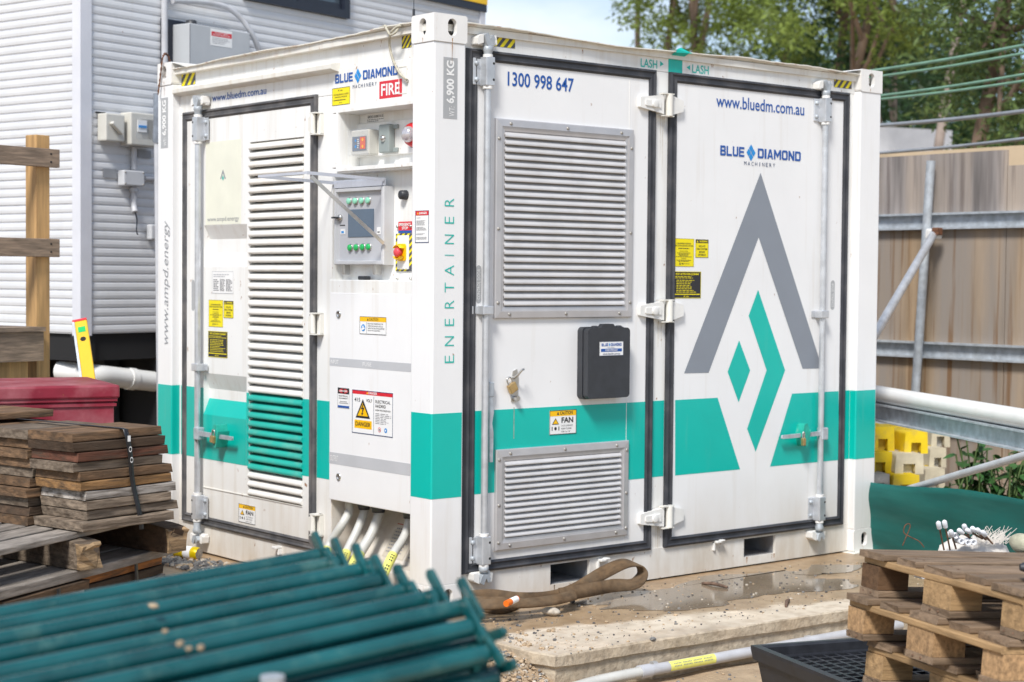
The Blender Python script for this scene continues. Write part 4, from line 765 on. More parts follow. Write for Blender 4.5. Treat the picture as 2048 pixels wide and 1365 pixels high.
for k_, (p0, p1, p2, p3, r, mt, lb) in enumerate(CONS):
    nA = -.10 if k_ == 0 else -.14; A = LF.P(*LF.px(*p0, nA), nA); B = LF.P(*LF.px(*p1, nA + .04), nA + .04); C3 = LF.P(*LF.px(*p2, -.01), -.01); D3 = LF.P(*LF.px(*p3, .16), .16)
    E3 = D3 + (D3 - C3).normalized() * .22; E3.z = -.06; t = thing('ribbed_conduit', lb, 'conduit', E3, 'conduits under the cabinet door')
    A.z = min(A.z, z0 - .025); top = Vector((A.x, A.y, z0 + .008)); o, pth = ribbed([top - Vector((0, 0, .0)), A * .5 + top * .5 - Vector((0, 0, .01)), A - Vector((0, 0, .03)), B, C3, D3, E3], r, 'hose', mt, t)
    if k_: MB().turn(Frame(top, (1, 0, 0), (0, 1, 0), (0, 0, -1)), 0, 0, [(0, r * 1.45), (.03, r * 1.5), (.034, r * 1.3), (.05, r * 1.25)], 14).build('gland', 'black_plastic', t)
    # printed yellow label wrapped on the camera side
    i0 = int(len(pth) * .34); i1 = int(len(pth) * .70); rr = []
    for i in range(i0, i1, 2):
        p = pth[i]; tn = (pth[i + 1] - pth[i - 1]).normalized(); s_ = tn.cross((CAM - p).normalized()).normalized(); f_ = s_.cross(tn).normalized()
        if f_.dot(CAM - p) < 0: f_ = -f_
        rr.append([p + (f_ * math.cos(a_) + s_ * math.sin(a_)) * (r * 1.04 + .0012) for a_ in [R_(-75 + 150 * q_ / 6) for q_ in range(7)]])
    MB().rings(rr, False, False).build('conduit_label', 'label_yellow', t)
    ms = MB()
    for q_ in range(2, len(rr) - 3, 2):
        if q_ % 9 < 7:
            for col_ in (2, 3):
                a0, a1, b0, b1 = rr[q_][col_], rr[q_][col_ + 1], rr[q_ + 1][col_], rr[q_ + 1][col_ + 1]; ff = (CAM - a0).normalized() * .0012
                ms.add([a0.lerp(a1, .15) + ff, a0.lerp(a1, .8) + ff, b0.lerp(b1, .8) + ff, b0.lerp(b1, .15) + ff], [(0, 1, 2, 3)])
    ms.build('label_print', 'black_vinyl', t, kind='stuff')
M('label_yellow', (.82, .80, .20), .5, var=.08, scale=25)
MB().turn(Frame((.0 + .23, -LF.px(783, 1010, -.2)[0] * 1.0, z0 + .008), (1, 0, 0), (0, 1, 0), (0, 0, -1)), 0, 0, [(0, .03), (.016, .03), (.018, .02), (.018, .001)], 14).build('blank_gland', 'black_plastic', C)
# rope over the top edge, antenna, wire
def curve_tube(pts, r, seg=8, sub=6):
    P = [Vector(p) for p in pts]; out = []
    for i in range(len(P) - 1):
        p0, p1, p2, p3 = P[max(i - 1, 0)], P[i], P[i + 1], P[min(i + 2, len(P) - 1)]
        for j in range(sub): t = j / sub; out.append(.5 * ((2 * p1) + (p2 - p0) * t + (2 * p0 - 5 * p1 + 4 * p2 - p3) * t * t + (3 * p1 - p0 - 3 * p2 + p3) * t ** 3))
    out.append(P[-1]); return out
def lp_(x, y, n): return LF.P(*LF.px(x, y, n), n)
m = MB(); m.tube(curve_tube([lp_(826, 50, -.06), lp_(800, 52, .0), lp_(790, 57, .012), lp_(781, 68, .012), lp_(779, 90, -.02), lp_(786, 120, -.03), lp_(800, 148, -.03), lp_(814, 160, -.035)], 1), .0055, 8)
m.tube(curve_tube([lp_(770, 52, .0), lp_(775, 62, .012), lp_(781, 70, .014), lp_(790, 66, .014), lp_(798, 55, .0)], 1), .0055, 8); m.tube(curve_tube([lp_(760, 56, -.05), lp_(768, 53, -.01), lp_(771, 52, .0)], 1), .0055, 6)
tag(rebase(m.build('rope', 'rope')), 'thin cream rope knotted over the top edge, hanging beside the company logo', 'rope')
a = lp_(814, 160, -.045); MB().turn(Frame(a, LF.U, LF.V, LF.N), 0, 0, [(0, .012), (.01, .012), (.014, .004)], 10).build('eye_bolt', 'casting_paint', C)
m = MB(); m.tube([(.04, .20, 2.50), (.04, .20, 2.595)], .006, 6); m.tube([(.04, .20, 2.595), (.04, .20, 2.78)], .0018, 5); m.build('antenna', 'black_plastic', C)
m = MB(); wp = curve_tube([lp_(341, 126, -.05), lp_(336, 112, -.02), lp_(330, 108, .0), lp_(325, 116, .012), lp_(322, 140, .012), lp_(319, 165, .012), lp_(316, 188, .016)], 1, sub=8)
for ph in (0, math.pi): m.tube([p + Vector((0, .005 * math.cos(i * .9 + ph), .005 * math.sin(i * .9 + ph))) for i, p in enumerate(wp)], .0032, 6)
tag(rebase(m.build('twisted_wire', 'rusty_wire')), 'rusty twisted wire looped through the top left corner casting', 'wire')
# dirt and oil run below the latch: streaks are paint wear
d = Decal(RF, (1026, 815), (1029, 878), DN, None); d.rect(.3, 0, .7, 1, 'run_stain'); d.done('grease_run', doors[0]); M('run_stain', (.33, .36, .28), .6, var=.2, scale=40)
# ================================================================ GROUND AND SLAB
from mathutils import noise as mn
def fbm(x, y, s, o=4): return mn.fractal(Vector((x * s, y * s, 3.3)), 1.0, 2.0, o)
def M2(name, c1, c2, c3, sc_, rough, bump, bsc, wet=None):
    m = M(name, c1, rough, var=.18, scale=sc_, streak=(sc_ * 3, (1, 1, 1), c2, .45, .72, .7), bump=bump, bscale=bsc, tint=c3)
    if wet:
        t = m.node_tree; l = t.links.new; b = [n for n in t.nodes if n.type == 'BSDF_PRINCIPLED'][0]; src = b.inputs['Base Color'].links[0].from_socket; rs = b.inputs['Roughness'].links[0].from_socket
        g = N(t, 'ShaderNodeNewGeometry'); sx = N(t, 'ShaderNodeSeparateXYZ'); l(g.outputs['Position'], sx.inputs[0])
        n = N(t, 'ShaderNodeTexNoise'); n.inputs['Scale'].default_value = 2.3; n.inputs['Detail'].default_value = 6; l(g.outputs['Position'], n.inputs['Vector'])
        a = N(t, 'ShaderNodeMath', operation='MULTIPLY_ADD'); l(n.outputs[0], a.inputs[0]); a.inputs[1].default_value = .55; l(sx.outputs[1], a.inputs[2])
        k = N(t, 'ShaderNodeMath', operation='MULTIPLY_ADD'); l(sx.outputs[0], k.inputs[0]); k.inputs[1].default_value = .20; l(a.outputs[0], k.inputs[2])
        r = N(t, 'ShaderNodeMapRange'); l(k.outputs[0], r.inputs[0]); r.inputs[1].default_value = wet; r.inputs[2].default_value = wet + .05
        x = N(t, 'ShaderNodeMix', data_type='RGBA'); l(r.outputs[0], x.inputs[0]); l(src, x.inputs[6])
        mu = N(t, 'ShaderNodeMix', data_type='RGBA', blend_type='MULTIPLY'); mu.inputs[0].default_value = 1; l(src, mu.inputs[6]); mu.inputs[7].default_value = (.60, .49, .37, 1); l(mu.outputs[2], x.inputs[7]); l(x.outputs[2], b.inputs['Base Color'])
        y = N(t, 'ShaderNodeMix', data_type='FLOAT'); l(r.outputs[0], y.inputs[0]); l(rs, y.inputs[2]); y.inputs[3].default_value = .38; l(y.outputs[0], b.inputs['Roughness'])
    return m
M2('concrete', (.60, .50, .385), (.40, .31, .22), (.68, .59, .47), 5, .85, .02, 60, wet=-.20)
M2('concrete_edge', (.48, .39, .28), (.26, .20, .14), (.54, .46, .35), 11, .9, .05, 34)
M2('dirt', (.45, .33, .21), (.28, .20, .13), (.52, .41, .28), 4, .95, .06, 70)
M2('gravel_bed', (.25, .23, .21), (.14, .13, .12), (.33, .30, .26), 14, .95, .06, 50)
M('water', (.24, .185, .13), .05, var=.1, scale=3, spec=.6)
def gz(x, y):
    base = -.17 + .012 * fbm(x, y, 2.2)
    t = max(0, min(1, (y - .1) / .8)) * max(0, min(1, (-.02 - x) / .25)) * max(0, min(1, (4.2 - y) / 1.)); base += t * (.135 + .012 * fbm(x, y, 7))
    d = math.hypot(x + .22, y + .62); base += .14 * math.exp(-(d / .36) ** 2) * (1 + .3 * fbm(x, y, 9)); return base
xs = [-5 + i * .07 for i in range(172)]; ys = [-4.5 + i * .07 for i in range(172)]
vs_ = [(x, y, gz(x, y)) for y in ys for x in xs]; nx = len(xs); fs = [(j * nx + i, j * nx + i + 1, (j + 1) * nx + i + 1, (j + 1) * nx + i) for j in range(len(ys) - 1) for i in range(nx - 1)]
b = MB(); b.add(vs_, fs, 0, True)
x0, x1, y0, y1 = xs[0], xs[-1], ys[0], ys[-1]; Q = 400; zf = -.175
b.add([(-Q, -Q, zf), (Q, -Q, zf), (Q, Q, zf), (-Q, Q, zf), (x0, y0, zf), (x1, y0, zf), (x1, y1, zf), (x0, y1, zf)], [(0, 1, 5, 4), (1, 2, 6, 5), (2, 3, 7, 6), (3, 0, 4, 7)])
tag(b.build('ground', 'dirt'), kind='structure')
# slab outline: ragged front edge
SZ = -.004; e = []
def slab_edge():
    o = []
    for i in range(170):
        x = -.085 + i * .026; o.append((x, -.905 - .025 * x - .035 * max(0, x - .2) + .012 * fbm(x, 0, 3) + .004 * fbm(x, 5, 9)))
    return o
fe = slab_edge(); le = [(-.085 - .03 * fbm(y, 9, 3) - .012 * fbm(y, 3, 11) - (.02 if y < .2 else min(.35, .02 + (y - .2) * .5)), y) for y in [2.9 - i * .05 for i in range(76)]]
outl = [(4.4, 2.9)] + le + fe
def off(pts, d):   # shrink toward the slab's inside
    cx, cy = 2., 1.; return [(x + (d if x < cx else -d), y + (d if y < cy else -d)) for x, y in pts]
m = MB(); R0 = [(x, y + .005 * fbm(x, y, 12), SZ) for x, y in off(outl, .007)]; R1 = [(x, y, SZ - .006 + .003 * fbm(x, y, 9)) for x, y in outl]; R2 = [(x, y + .002 * fbm(y, x, 7), SZ - .045 + .006 * fbm(x, y, 4)) for x, y in outl]; R3 = [(x, y, SZ - .055) for x, y in off(outl, .014)]; R4 = [(x, y, -.30) for x, y in off(outl, .016)]
m.rings([R4, R3, R2, R1, R0], True, False, 1, False); m.add(R0, [list(range(len(R0)))], 0); SL = tag(m.build('concrete_slab', ['concrete', 'concrete_edge']), 'stained pale concrete slab with a ragged broken edge, under the container', 'slab'); SL['kind'] = 'structure'
del SL['category'], SL['label']
def blob(cx, cy, rx, ry, seed, k=64, amp=.35): return [(cx + rx * (1 + amp * fbm(math.cos(t) * 1.2 + seed, math.sin(t) * 1.2, 1.4)) * math.cos(t), cy + ry * (1 + amp * fbm(math.cos(t) * 1.2 + seed, math.sin(t) * 1.2 + 4, 1.8)) * math.sin(t)) for t in [2 * math.pi * i / k for i in range(k)]]
for kk_, pts in enumerate((blob(1.46, -.34, .78, .27, 2., 96, .5), blob(2.3, -.27, .22, .10, 6., 64, .5))):
    o = MB().add([(x, y, SZ + .0015 + .0012 * kk_) for x, y in pts], [list(range(len(pts)))]).build('puddle', 'water'); tag(o, kind='structure')
# ---------------------------------------------------------------- stones and debris
def rock_mesh(m, c, r, k=0, flat=.7, seed=0):
    t = (1 + 5 ** .5) / 2; V = [(-1, t, 0), (1, t, 0), (-1, -t, 0), (1, -t, 0), (0, -1, t), (0, 1, t), (0, -1, -t), (0, 1, -t), (t, 0, -1), (t, 0, 1), (-t, 0, -1), (-t, 0, 1)]
    F = [(0, 11, 5), (0, 5, 1), (0, 1, 7), (0, 7, 10), (0, 10, 11), (1, 5, 9), (5, 11, 4), (11, 10, 2), (10, 7, 6), (7, 1, 8), (3, 9, 4), (3, 4, 2), (3, 2, 6), (3, 6, 8), (3, 8, 9), (4, 9, 5), (2, 4, 11), (6, 2, 10), (8, 6, 7), (9, 8, 1)]
    a = rnd.uniform(0, 6.3); ca, sa = math.cos(a), math.sin(a); ex, ey = rnd.uniform(.8, 1.3), rnd.uniform(.6, 1.); vv = []
    for x, y, z in V:
        q = r / 1.9 * rnd.uniform(.78, 1.18); x, y, z = x * q * ex, y * q * ey, z * q * flat; vv.append((c[0] + x * ca - y * sa, c[1] + x * sa + y * ca, c[2] + z))
    m.add(vv, F, k, False)
M('stone_grey', (.20, .195, .19), .9, var=.3, scale=60); M('stone_dark', (.10, .095, .095), .9, var=.3, scale=60); M('stone_tan', (.46, .34, .22), .9, var=.25, scale=50); M('stone_pale', (.52, .46, .38), .9, var=.2, scale=40)
m = MB()
for i in range(9000):
    if i < 5600:
        p = onz(rnd.uniform(318, 640), rnd.uniform(1098, 1225), -.05); x, y = p.x, p.y
        if x > -.02 or y < .2: continue
        if x > -.22 and rnd.random() < (x + .22) * 4: continue
    else: x, y = rnd.uniform(-3.6, -.05), rnd.uniform(.3, 3.6)
    r = rnd.choice((.008, .010, .013, .016, .020)) * rnd.uniform(.8, 1.2); onslab = x > -.28
    rock_mesh(m, (x, y, (SZ if onslab else gz(x, y)) + r * .3), r, rnd.choice((0, 0, 0, 1, 1, 2, 3)))
tag(m.build('gravel', ['stone_grey', 'stone_dark', 'stone_tan', 'stone_pale']), 'loose grey gravel spread beside the left face of the container', kind='stuff')
m = MB()
for i in range(7000):
    t = rnd.random()
    if t < .74: # crumbled sandy soil at the slab corner
        a, q = rnd.uniform(0, 6.3), abs(rnd.gauss(0, .30)); x, y = -.20 + q * math.cos(a), -.66 + q * math.sin(a) * 1.2; r = rnd.choice((.003, .004, .005, .007, .011)) * rnd.uniform(.7, 1.3)
        z = gz(x, y) if (x < -.085 or y < -.93) else SZ
        if z == SZ and rnd.random() < .86: continue
    elif t < .80: x, y, r = rnd.uniform(-.1, 2.6), rnd.uniform(-1.7, -1.0), rnd.choice((.003, .005, .008)); z = gz(x, y)
    else: x, y, r = rnd.uniform(-.05, 2.6), rnd.uniform(-.88, -.05), rnd.choice((.0015, .002, .002, .003, .004, .007)) * rnd.uniform(.6, 1.2); z = SZ
    rock_mesh(m, (x, y, z + r * .3), r, rnd.choice((2, 2, 2, 3, 0)) if t < .80 else rnd.choice((1, 1, 0, 2, 3)))
tag(m.build('crumbs', ['stone_grey', 'stone_dark', 'stone_tan', 'stone_pale']), 'crumbled soil and grit scattered on the slab and round its corner', kind='stuff')
def stone(px, py, r, mat, label, flat=.6, z=None):
    z = SZ if z is None else z; p = onz(px, py, z); m = MB(); rock_mesh(m, (p.x, p.y, z + r * .45), r, 0, flat); o = rebase(m.build('stone', mat))
    s_ = o.modifiers.new('subdivision', 'SUBSURF'); s_.levels = s_.render_levels = 2; return tag(o, label, 'stone')
stone(1102, 1232, .045, 'stone_pale', 'largest pale rounded stone on the slab in front of the brown sling')
stone(1145, 1207, .022, 'stone_dark', 'small dark stone on the slab beside the folded sling end')
stone(562, 1135, .05, 'stone_tan', 'tan rock against the left sill of the container', z=-.01); stone(474, 1148, .035, 'stone_tan', 'ochre stone lying in the gravel left of the tan rock', z=-.03)
# dead bark and sticks
M('bark', (.16, .10, .07), .9, var=.3, scale=40)
for x0, y0, x1, y1, r, lb in ((1404, 1167, 1455, 1175, .009, 'curl of brown bark lying in the puddle'), (1085, 1211, 1120, 1204, .008, 'short piece of brown bark beside the sling'), (1572, 1213, 1578, 1200, .009, 'dry curled leaf lying on the slab right of the puddle')):
    a = onz(x0, y0, SZ + .006); c = onz(x1, y1, SZ + .008); mid = (a + c) / 2 + Vector((0, .004, .006)); tag(rebase(MB().tube(curve_tube([a, mid, c], 1), r, 6, rf=lambda i, n, r=r: r * (.55 + .45 * math.sin(math.pi * (i + 1) / (n + 1)))).build('bark', 'bark')), lb, 'bark')
# orange tube and drink can
def sp0(px, py, y): d = ray(px, py); return CAM + d * ((y - CAM.y) / d.y)
a = sp0(1012, 1208, -.40); c = sp0(1034, 1198, -.37); t = thing('marker_cap', 'bright orange plastic tube lying on the brown sling in front of the corner post', 'tube', a)
MB().tube([a, c], .0135, 14).build('barrel', 'orange_plastic', t); f_ = (CAM - a).normalized(); MB().tube([a.lerp(c, .4), a.lerp(c, .95)], .0138, 14).build('paper_label', 'print_white', t)
M('can_yellow', (.80, .58, .0), .3, metal=.3, var=.05)
def can(p0, p1, r, label):
    t = thing('drink_can', label, 'can', p0); ax = (p1 - p0); f = Frame(p0, ax.orthogonal(), ax.cross(ax.orthogonal()), ax); L0 = ax.length
    MB().turn(f, 0, 0, [(0, r * .8), (.006, r), (L0 - .012, r), (L0 - .003, r * .85), (L0, r * .82)], 20).build('can_body', 'can_yellow', t)
    MB().turn(f, 0, 0, [(L0 + .0005, r * .82), (L0 + .001, r * .78), (L0 - .004, r * .74), (L0 - .004, .001)], 20).build('can_end', 'rivet_metal', t); MB().turn(f, 0, 0, [(L0 * .45, r * 1.005), (L0 * .75, r * 1.005)], 20).build('printed_panel', 'print_white', t)
can(onz(352, 1102, .032), onz(398, 1108, .030), .033, 'yellow drink can lying on its side in the gravel by the container corner')
t = onz(396, 1098, .0); tag(rebase(MB().prism(Frame(t, RT, (0, 0, 1), -FW), [(.016 * math.cos(a), .035 * math.sin(a)) for a in [i * .4 for i in range(16)]], 0, .004).build('tag', 'amber_vinyl')), 'oval orange tag standing behind the yellow can', 'tag')
# brown lifting sling
def ribbon(path, wdir, w_, th, name, mat, par=None, sub=8):
    P = curve_tube(path, 1, sub=sub); WD = [Vector(q) for q in wdir]; rr = []; n = len(P)
    for i, p in enumerate(P):
        s_ = i / (n - 1) * (len(WD) - 1); k = min(int(s_), len(WD) - 2); wv = WD[k].lerp(WD[k + 1], s_ - k).normalized(); tn = (P[min(i + 1, n - 1)] - P[max(i - 1, 0)]).normalized(); wv = (wv - tn * wv.dot(tn)).normalized(); nn = tn.cross(wv)
        rr.append([p + wv * w_ / 2 + nn * th / 2, p + wv * w_ / 6 + nn * th * .75, p - wv * w_ / 6 + nn * th * .75, p - wv * w_ / 2 + nn * th / 2, p - wv * w_ / 2 - nn * th / 2, p + wv * w_ / 2 - nn * th / 2])
    return MB().rings(rr, True, True, 0, True).build(name, mat, par)
def sp(px, py, y): d = ray(px, py); t = (y - CAM.y) / d.y; return CAM + d * t
t = thing('lifting_sling', 'wide brown webbing sling with a standing loop, in front of the left fork pocket', 'sling', onz(1150, 1190, SZ))
ribbon([sp(925, 1198, -.16), sp(980, 1193, -.18), sp(1040, 1199, -.22), sp(1100, 1196, -.22), sp(1150, 1180, -.20), sp(1205, 1147, -.17), sp(1250, 1127, -.16), sp(1278, 1132, -.16), sp(1284, 1150, -.17), sp(1268, 1168, -.20), sp(1225, 1172, -.20), sp(1170, 1182, -.24), sp(1120, 1190, -.26)],
       [(0, .3, 1)] * 5 + [(.15, .55, .8), (.1, .8, .45), (0, 1, .1), (.0, 1, .2), (0, .8, .5), (0, .4, .9), (0, .3, 1), (0, .3, 1)], .060, .008, 'webbing', 'sling', t)
ribbon([sp(940, 1211, -.25), sp(1000, 1208, -.30), sp(1060, 1206, -.32), sp(1110, 1200, -.31), sp(1150, 1190, -.30)], [(0, .5, 1), (0, .7, .7), (0, .5, 1)], .045, .010, 'webbing', 'sling', t)
ribbon([sp(940, 1203, -.20), sp(1020, 1204, -.26), sp(1075, 1206, -.30)], [(0, .3, 1), (0, .9, .4)], .04, .012, 'webbing', 'sling', t)
ribbon([onz(930, 1192, .01), onz(960, 1215, .01), onz(1000, 1222, .01), onz(1034, 1212, .012)], [(0, .5, 1), (0, .4, 1)], .03, .012, 'webbing', 'sling', t)
# ================================================================ SITE OFFICE (left background)
HB = R_(14); p = at(163, 600, 10.); BO = Vector((p.x, p.y, 0))
BR = Frame(BO, (math.cos(HB), math.sin(HB), 0), (0, 0, 1), (math.sin(HB), -math.cos(HB), 0)); BL = Frame(BO, (math.sin(HB), -math.cos(HB), 0), (0, 0, 1), (-math.cos(HB), -math.sin(HB), 0))
M('cladding', (.66, .67, .69), .38, var=.03, scale=4, streak=(5, (5, 5, .8), (.58, .57, .54), .55, .88, .4), rust=.25)
M('trim_white', (.66, .67, .72), .42, var=.03); M('window_frame', (.015, .02, .035), .35, var=.1); M('glass_dark', (.10, .13, .16), .06, var=.15, scale=2, spec=.8); M('fascia_yellow', (.90, .55, .01), .4, var=.03); M('tape_grey', (.22, .25, .30), .4, var=.15, scale=30)
SO = thing('site_office', 'white corrugated site office raised on piers behind the container', 'building', BO)
zb, wt = 1.09, BR.px(962, 25)[1]; UR = BR.px(957, 40)[0]
def corr(m, fr, u0, u1, z0, z1, p=.0505):
    pr = []; z = z0
    while z < z1 - p * .5: pr += [(z, 0.), (z + .004, 0), (z + .008, .0045), (z + .024, .0065), (z + p - .007, .0045), (z + p - .003, 0)]; z += p
    pr += [(z, 0), (z, -.04), (z0, -.04)]; return m.ext(fr, pr, u0, u1)
WX0, WX1 = BR.px(484, 12)[0], BR.px(692, 45)[0]; WZ0 = BR.px(692, 43)[1]; nz_ = zb + .0505 * round((WZ0 - zb) / .0505)
m = MB(); corr(m, BR, .05, UR, zb, nz_); corr(m, BR, .05, WX0, nz_, wt); corr(m, BR, WX1, UR, nz_, wt); m.build('wall', 'cladding', SO)
m = MB(); corr(m, BL, -4., -.05, zb, wt + 1.2); m.build('wall', 'cladding', SO)
m = MB(); corr(m, BR, .05, .9, wt, wt + .5); 
MB().box(BR, -.02, .062, zb - .01, wt + 1.2, -.05, .016).box(BL, -.062, -.0, zb - .01, wt + 1.2, -.03, .0165).build('corner_trim', 'trim_white', SO)
MB().box(BR, UR, UR + .06, zb, wt + .3, -.05, .02).build('corner_trim', 'trim_white', SO)
x_ = BR.px(700, 5)[0]; MB().box(BR, .9, UR + .065, wt, wt + .055, -.05, .03).build('fascia', 'window_frame', SO); MB().box(BR, .9, UR + .065, wt + .057, wt + .28, -.05, .035).build('fascia', 'fascia_yellow', SO, label='yellow roof fascia')
WF = MB().frame(BR, WX0, WX1, nz_, nz_ + 1.0, [(-.004, 0), (-.004, .034), (.05, .034), (.055, .01), (.055, -.03)]).build('window', 'window_frame', SO)
xm = BR.px(600, 20)[0]; MB().box(BR, xm - .03, xm + .03, nz_ + .05, nz_ + .95, -.02, .02).build('mullion', 'window_frame', WF); MB().box(BR, WX0 + .05, WX1 - .05, nz_ + .05, nz_ + .95, -.02, -.012).build('pane', 'glass_dark', WF)
MB().box(BR, xm + .03, WX1 - .055, nz_ + .055, nz_ + .09, -.012, .01).build('sash', 'window_frame', WF)
c = MB(); c.box(BR, 0, UR, zb + .2, wt + 1.2, -2.6, -.06); c.build('office_core', 'trim_white', SO)
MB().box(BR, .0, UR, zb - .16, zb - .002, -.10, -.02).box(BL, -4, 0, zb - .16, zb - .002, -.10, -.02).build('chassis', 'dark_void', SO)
MB().box(BR, -.0, UR + 2, -.2, zb - .01, -.62, -.6).box(BL, -4, 0, -.2, zb - .01, -.62, -.6).build('undercroft_shade_sheet', 'dark_void', SO)  # added near-black sheets standing in for the deep shade under the floor
for u in (.45, 1.8, 3.2): MB().box(BR, u, u + .12, -.2, zb - .16, -.45, -.33).build('pier', 'pier_paint', SO)
M('pier_paint', (.04, .045, .05), .7)
# plumbing under the floor
a = BR.P(*BR.px(190, 750, -.05), -.05); c = BR.P(*BR.px(330, 766, -.05), -.05); e = BR.P(*BR.px(120, 742, -.3), -.3); t = thing('waste_pipe', 'thick white plastic waste pipe under the site office floor', 'pipe', c)
MB().tube(curve_tube([e, a.lerp(e, .5), a, a.lerp(c, .5), c + (c - a)], 1), .062, 18).build('pipe', 'pvc_white', t); q = a.lerp(c, .45); MB().tube([q, q + (c - a).normalized() * .05], .068, 18).build('joint', 'pvc_white', t)
# things on the wall
def wbox(name, tl, br, d, mat, label, cat, bev=.008, fr=BR):
    a = fr.px(*tl, d); c = fr.px(*br, d); t = thing(name, label, cat, fr.P((a[0] + c[0]) / 2, c[1], .012)); MB().box(fr, a[0], c[0], c[1], a[1], .012, d).build('enclosure', mat, t, bev=bev); return t, (a[0], c[0], c[1], a[1])
t, q = wbox('isolator_switch', (212, 226), (250, 285), .09, 'cream_box', 'cream isolator switch with a lever, leftmost on the wall', 'switch')
f = Frame(BR.P((q[0] + q[1]) / 2, (q[2] + q[3]) / 2, .09), BR.U * .8 - BR.V * .6, BR.V * .8 + BR.U * .6, BR.N); MB().box(f, -.05, .05, -.014, .006, 0, .03).build('lever', 'cream_box', t, bev=.005)
t, q = wbox('meter_enclosure', (262, 224), (320, 295), .11, 'cream_box', 'cream switchboard with a clear cover, beside the isolator', 'switchboard')
MB().box(BR, q[0] + .035, q[1] - .01, q[2] + .035, q[3] - .03, .11, .125).build('clear_window', 'clear_plastic', t, bev=.006); MB().box(BR, q[0] + .05, q[0] + .12, q[2] + .08, q[2] + .15, .11, .114).build('breaker', 'print_white', t); MB().box(BR, q[0] + .055, q[0] + .115, q[2] + .105, q[2] + .12, .114, .118).build('breaker_toggle', 'blue_light', t)
t, q = wbox('junction_box', (248, 340), (290, 374), .07, 'grey_box_light', 'grey junction box below the switchboard', 'junction box')
for u in (q[0] + .012, q[1] - .012):
    for v in (q[2] + .012, q[3] - .012): MB().turn(BR, u, v, [(.07, .006), (.073, .005), (.073, .001)], 8).build('screw', 'rivet_metal', t)
t, q = wbox('outlet_box', (303, 449), (320, 480), .06, 'grey_box_light', 'small grey outlet box low on the wall next to the leaning pipe', 'outlet')
MB().box(BR, *(lambda a, c: (a[0], c[0], c[1], a[1]))(BR.px(206, 337, .012), BR.px(233, 357, .012)), .0105, .0125).build('wall_label', 'print_grey2', SO); MB().box(BR, *(lambda a, c: (a[0], c[0], c[1], a[1]))(BR.px(276, 300, .012), BR.px(302, 318, .012)), .0105, .0125).build('wall_label', 'print_grey2', SO)
MB().box(BR, *(lambda a, c: (a[0], c[0], c[1], a[1]))(BR.px(191, 223, .012), BR.px(211, 229, .012)), .0105, .0155).build('cable_slot', 'dark_void', SO)
def wp_(x, y, n=.03): return BR.P(*BR.px(x, y, n), n)
t = thing('wall_conduit', 'grey conduit dropping from the switchboard through the junction box', 'conduit', wp_(269, 415))
MB().tube([wp_(268, 295), wp_(268, 340)], .018, 10).build('conduit_pipe', 'conduit_grey', t); MB().tube(curve_tube([wp_(268, 374), wp_(268, 410), wp_(270, 425, .05)], 1), .018, 10).build('conduit_pipe', 'conduit_grey', t); MB().tube([wp_(268, 376), wp_(268, 384)], .028, 10).build('coupling', 'conduit_grey', t)
MB().tube([wp_(290, 357), wp_(318, 359)], .014, 8).build('conduit_pipe', 'conduit_grey', t); MB().tube(curve_tube([wp_(270, 424, .05), wp_(274, 440), wp_(273, 462), wp_(276, 470)], 1), .004, 6).build('loose_wire', 'window_frame', t)
t = thing('wall_conduit', 'grey conduit up the wall that arches over the big grey cabinet', 'conduit', wp_(330, 120))
MB().tube([wp_(329, 130, .03), wp_(329, 0, .03), wp_(329, -60, .03)], .02, 10).build('conduit_pipe', 'conduit_grey', t); MB().tube(curve_tube([wp_(345, 2, .05), wp_(400, 4, .05), wp_(450, 14, .06), wp_(480, 35, .08), wp_(500, 62, .1), wp_(515, 92, .1), wp_(522, 120, .08)], 1), .018, 10).build('conduit_pipe', 'conduit_grey', t)
t, q = wbox('cabinet', (379, 46), (500, 165), .17, 'grey_box', 'large grey electrical cabinet high on the wall, with a red and white notice', 'cabinet', .006)
MB().box(BR, q[0] - .09, q[1] - .03, q[2] - .1, q[3] + .03, .012, .024).build('backing_board', 'window_frame', t); MB().box(BR, q[0] + .0, q[0] + .004, q[2], q[3] - .004, .1695, .1715).build('door_seam', 'print_grey', t)
MB().turn(Frame(BR.P(q[0] + .09, q[3], .09), BR.U, -BR.N, BR.V), 0, 0, [(0, .035), (.03, .032), (.034, .02), (.034, .001)], 12).build('roof_vent', 'black_plastic', t)
d = Decal(BR, (421, 57), (464, 97), .1705, 'print_white'); d.rect(0.04, .56, .98, .84, 'red_vinyl'); d.text('DO NOT OPEN', .2, .72, .8, .82, 'print_white', lv=3); d.text('DO NOT SWITCH OFF', .1, .60, .9, .70, 'print_white', lv=3); d.lines(.08, .1, .9, .5, 4, 'print_grey', fill=.3); d.done('notice', t)
# leaning pipe with duct tape
a = at(321, 870, 9.75); c = at(314, 190, 9.75); t = thing('pipe', 'grey plastic pipe wrapped in duct tape standing against the left rear corner', 'pipe', (a.x, a.y, -.03)); MB().tube([a + (a - c) * .35, c], .020, 12).build('pipe_body', 'conduit_grey', t); MB().tube([at(315, 285, 9.75), at(318, 240, 9.72), at(316, 188, 9.72)], .028, 10, rf=lambda i, n: .027 + .004 * (i % 2)).build('duct_tape', 'tape_grey', t)
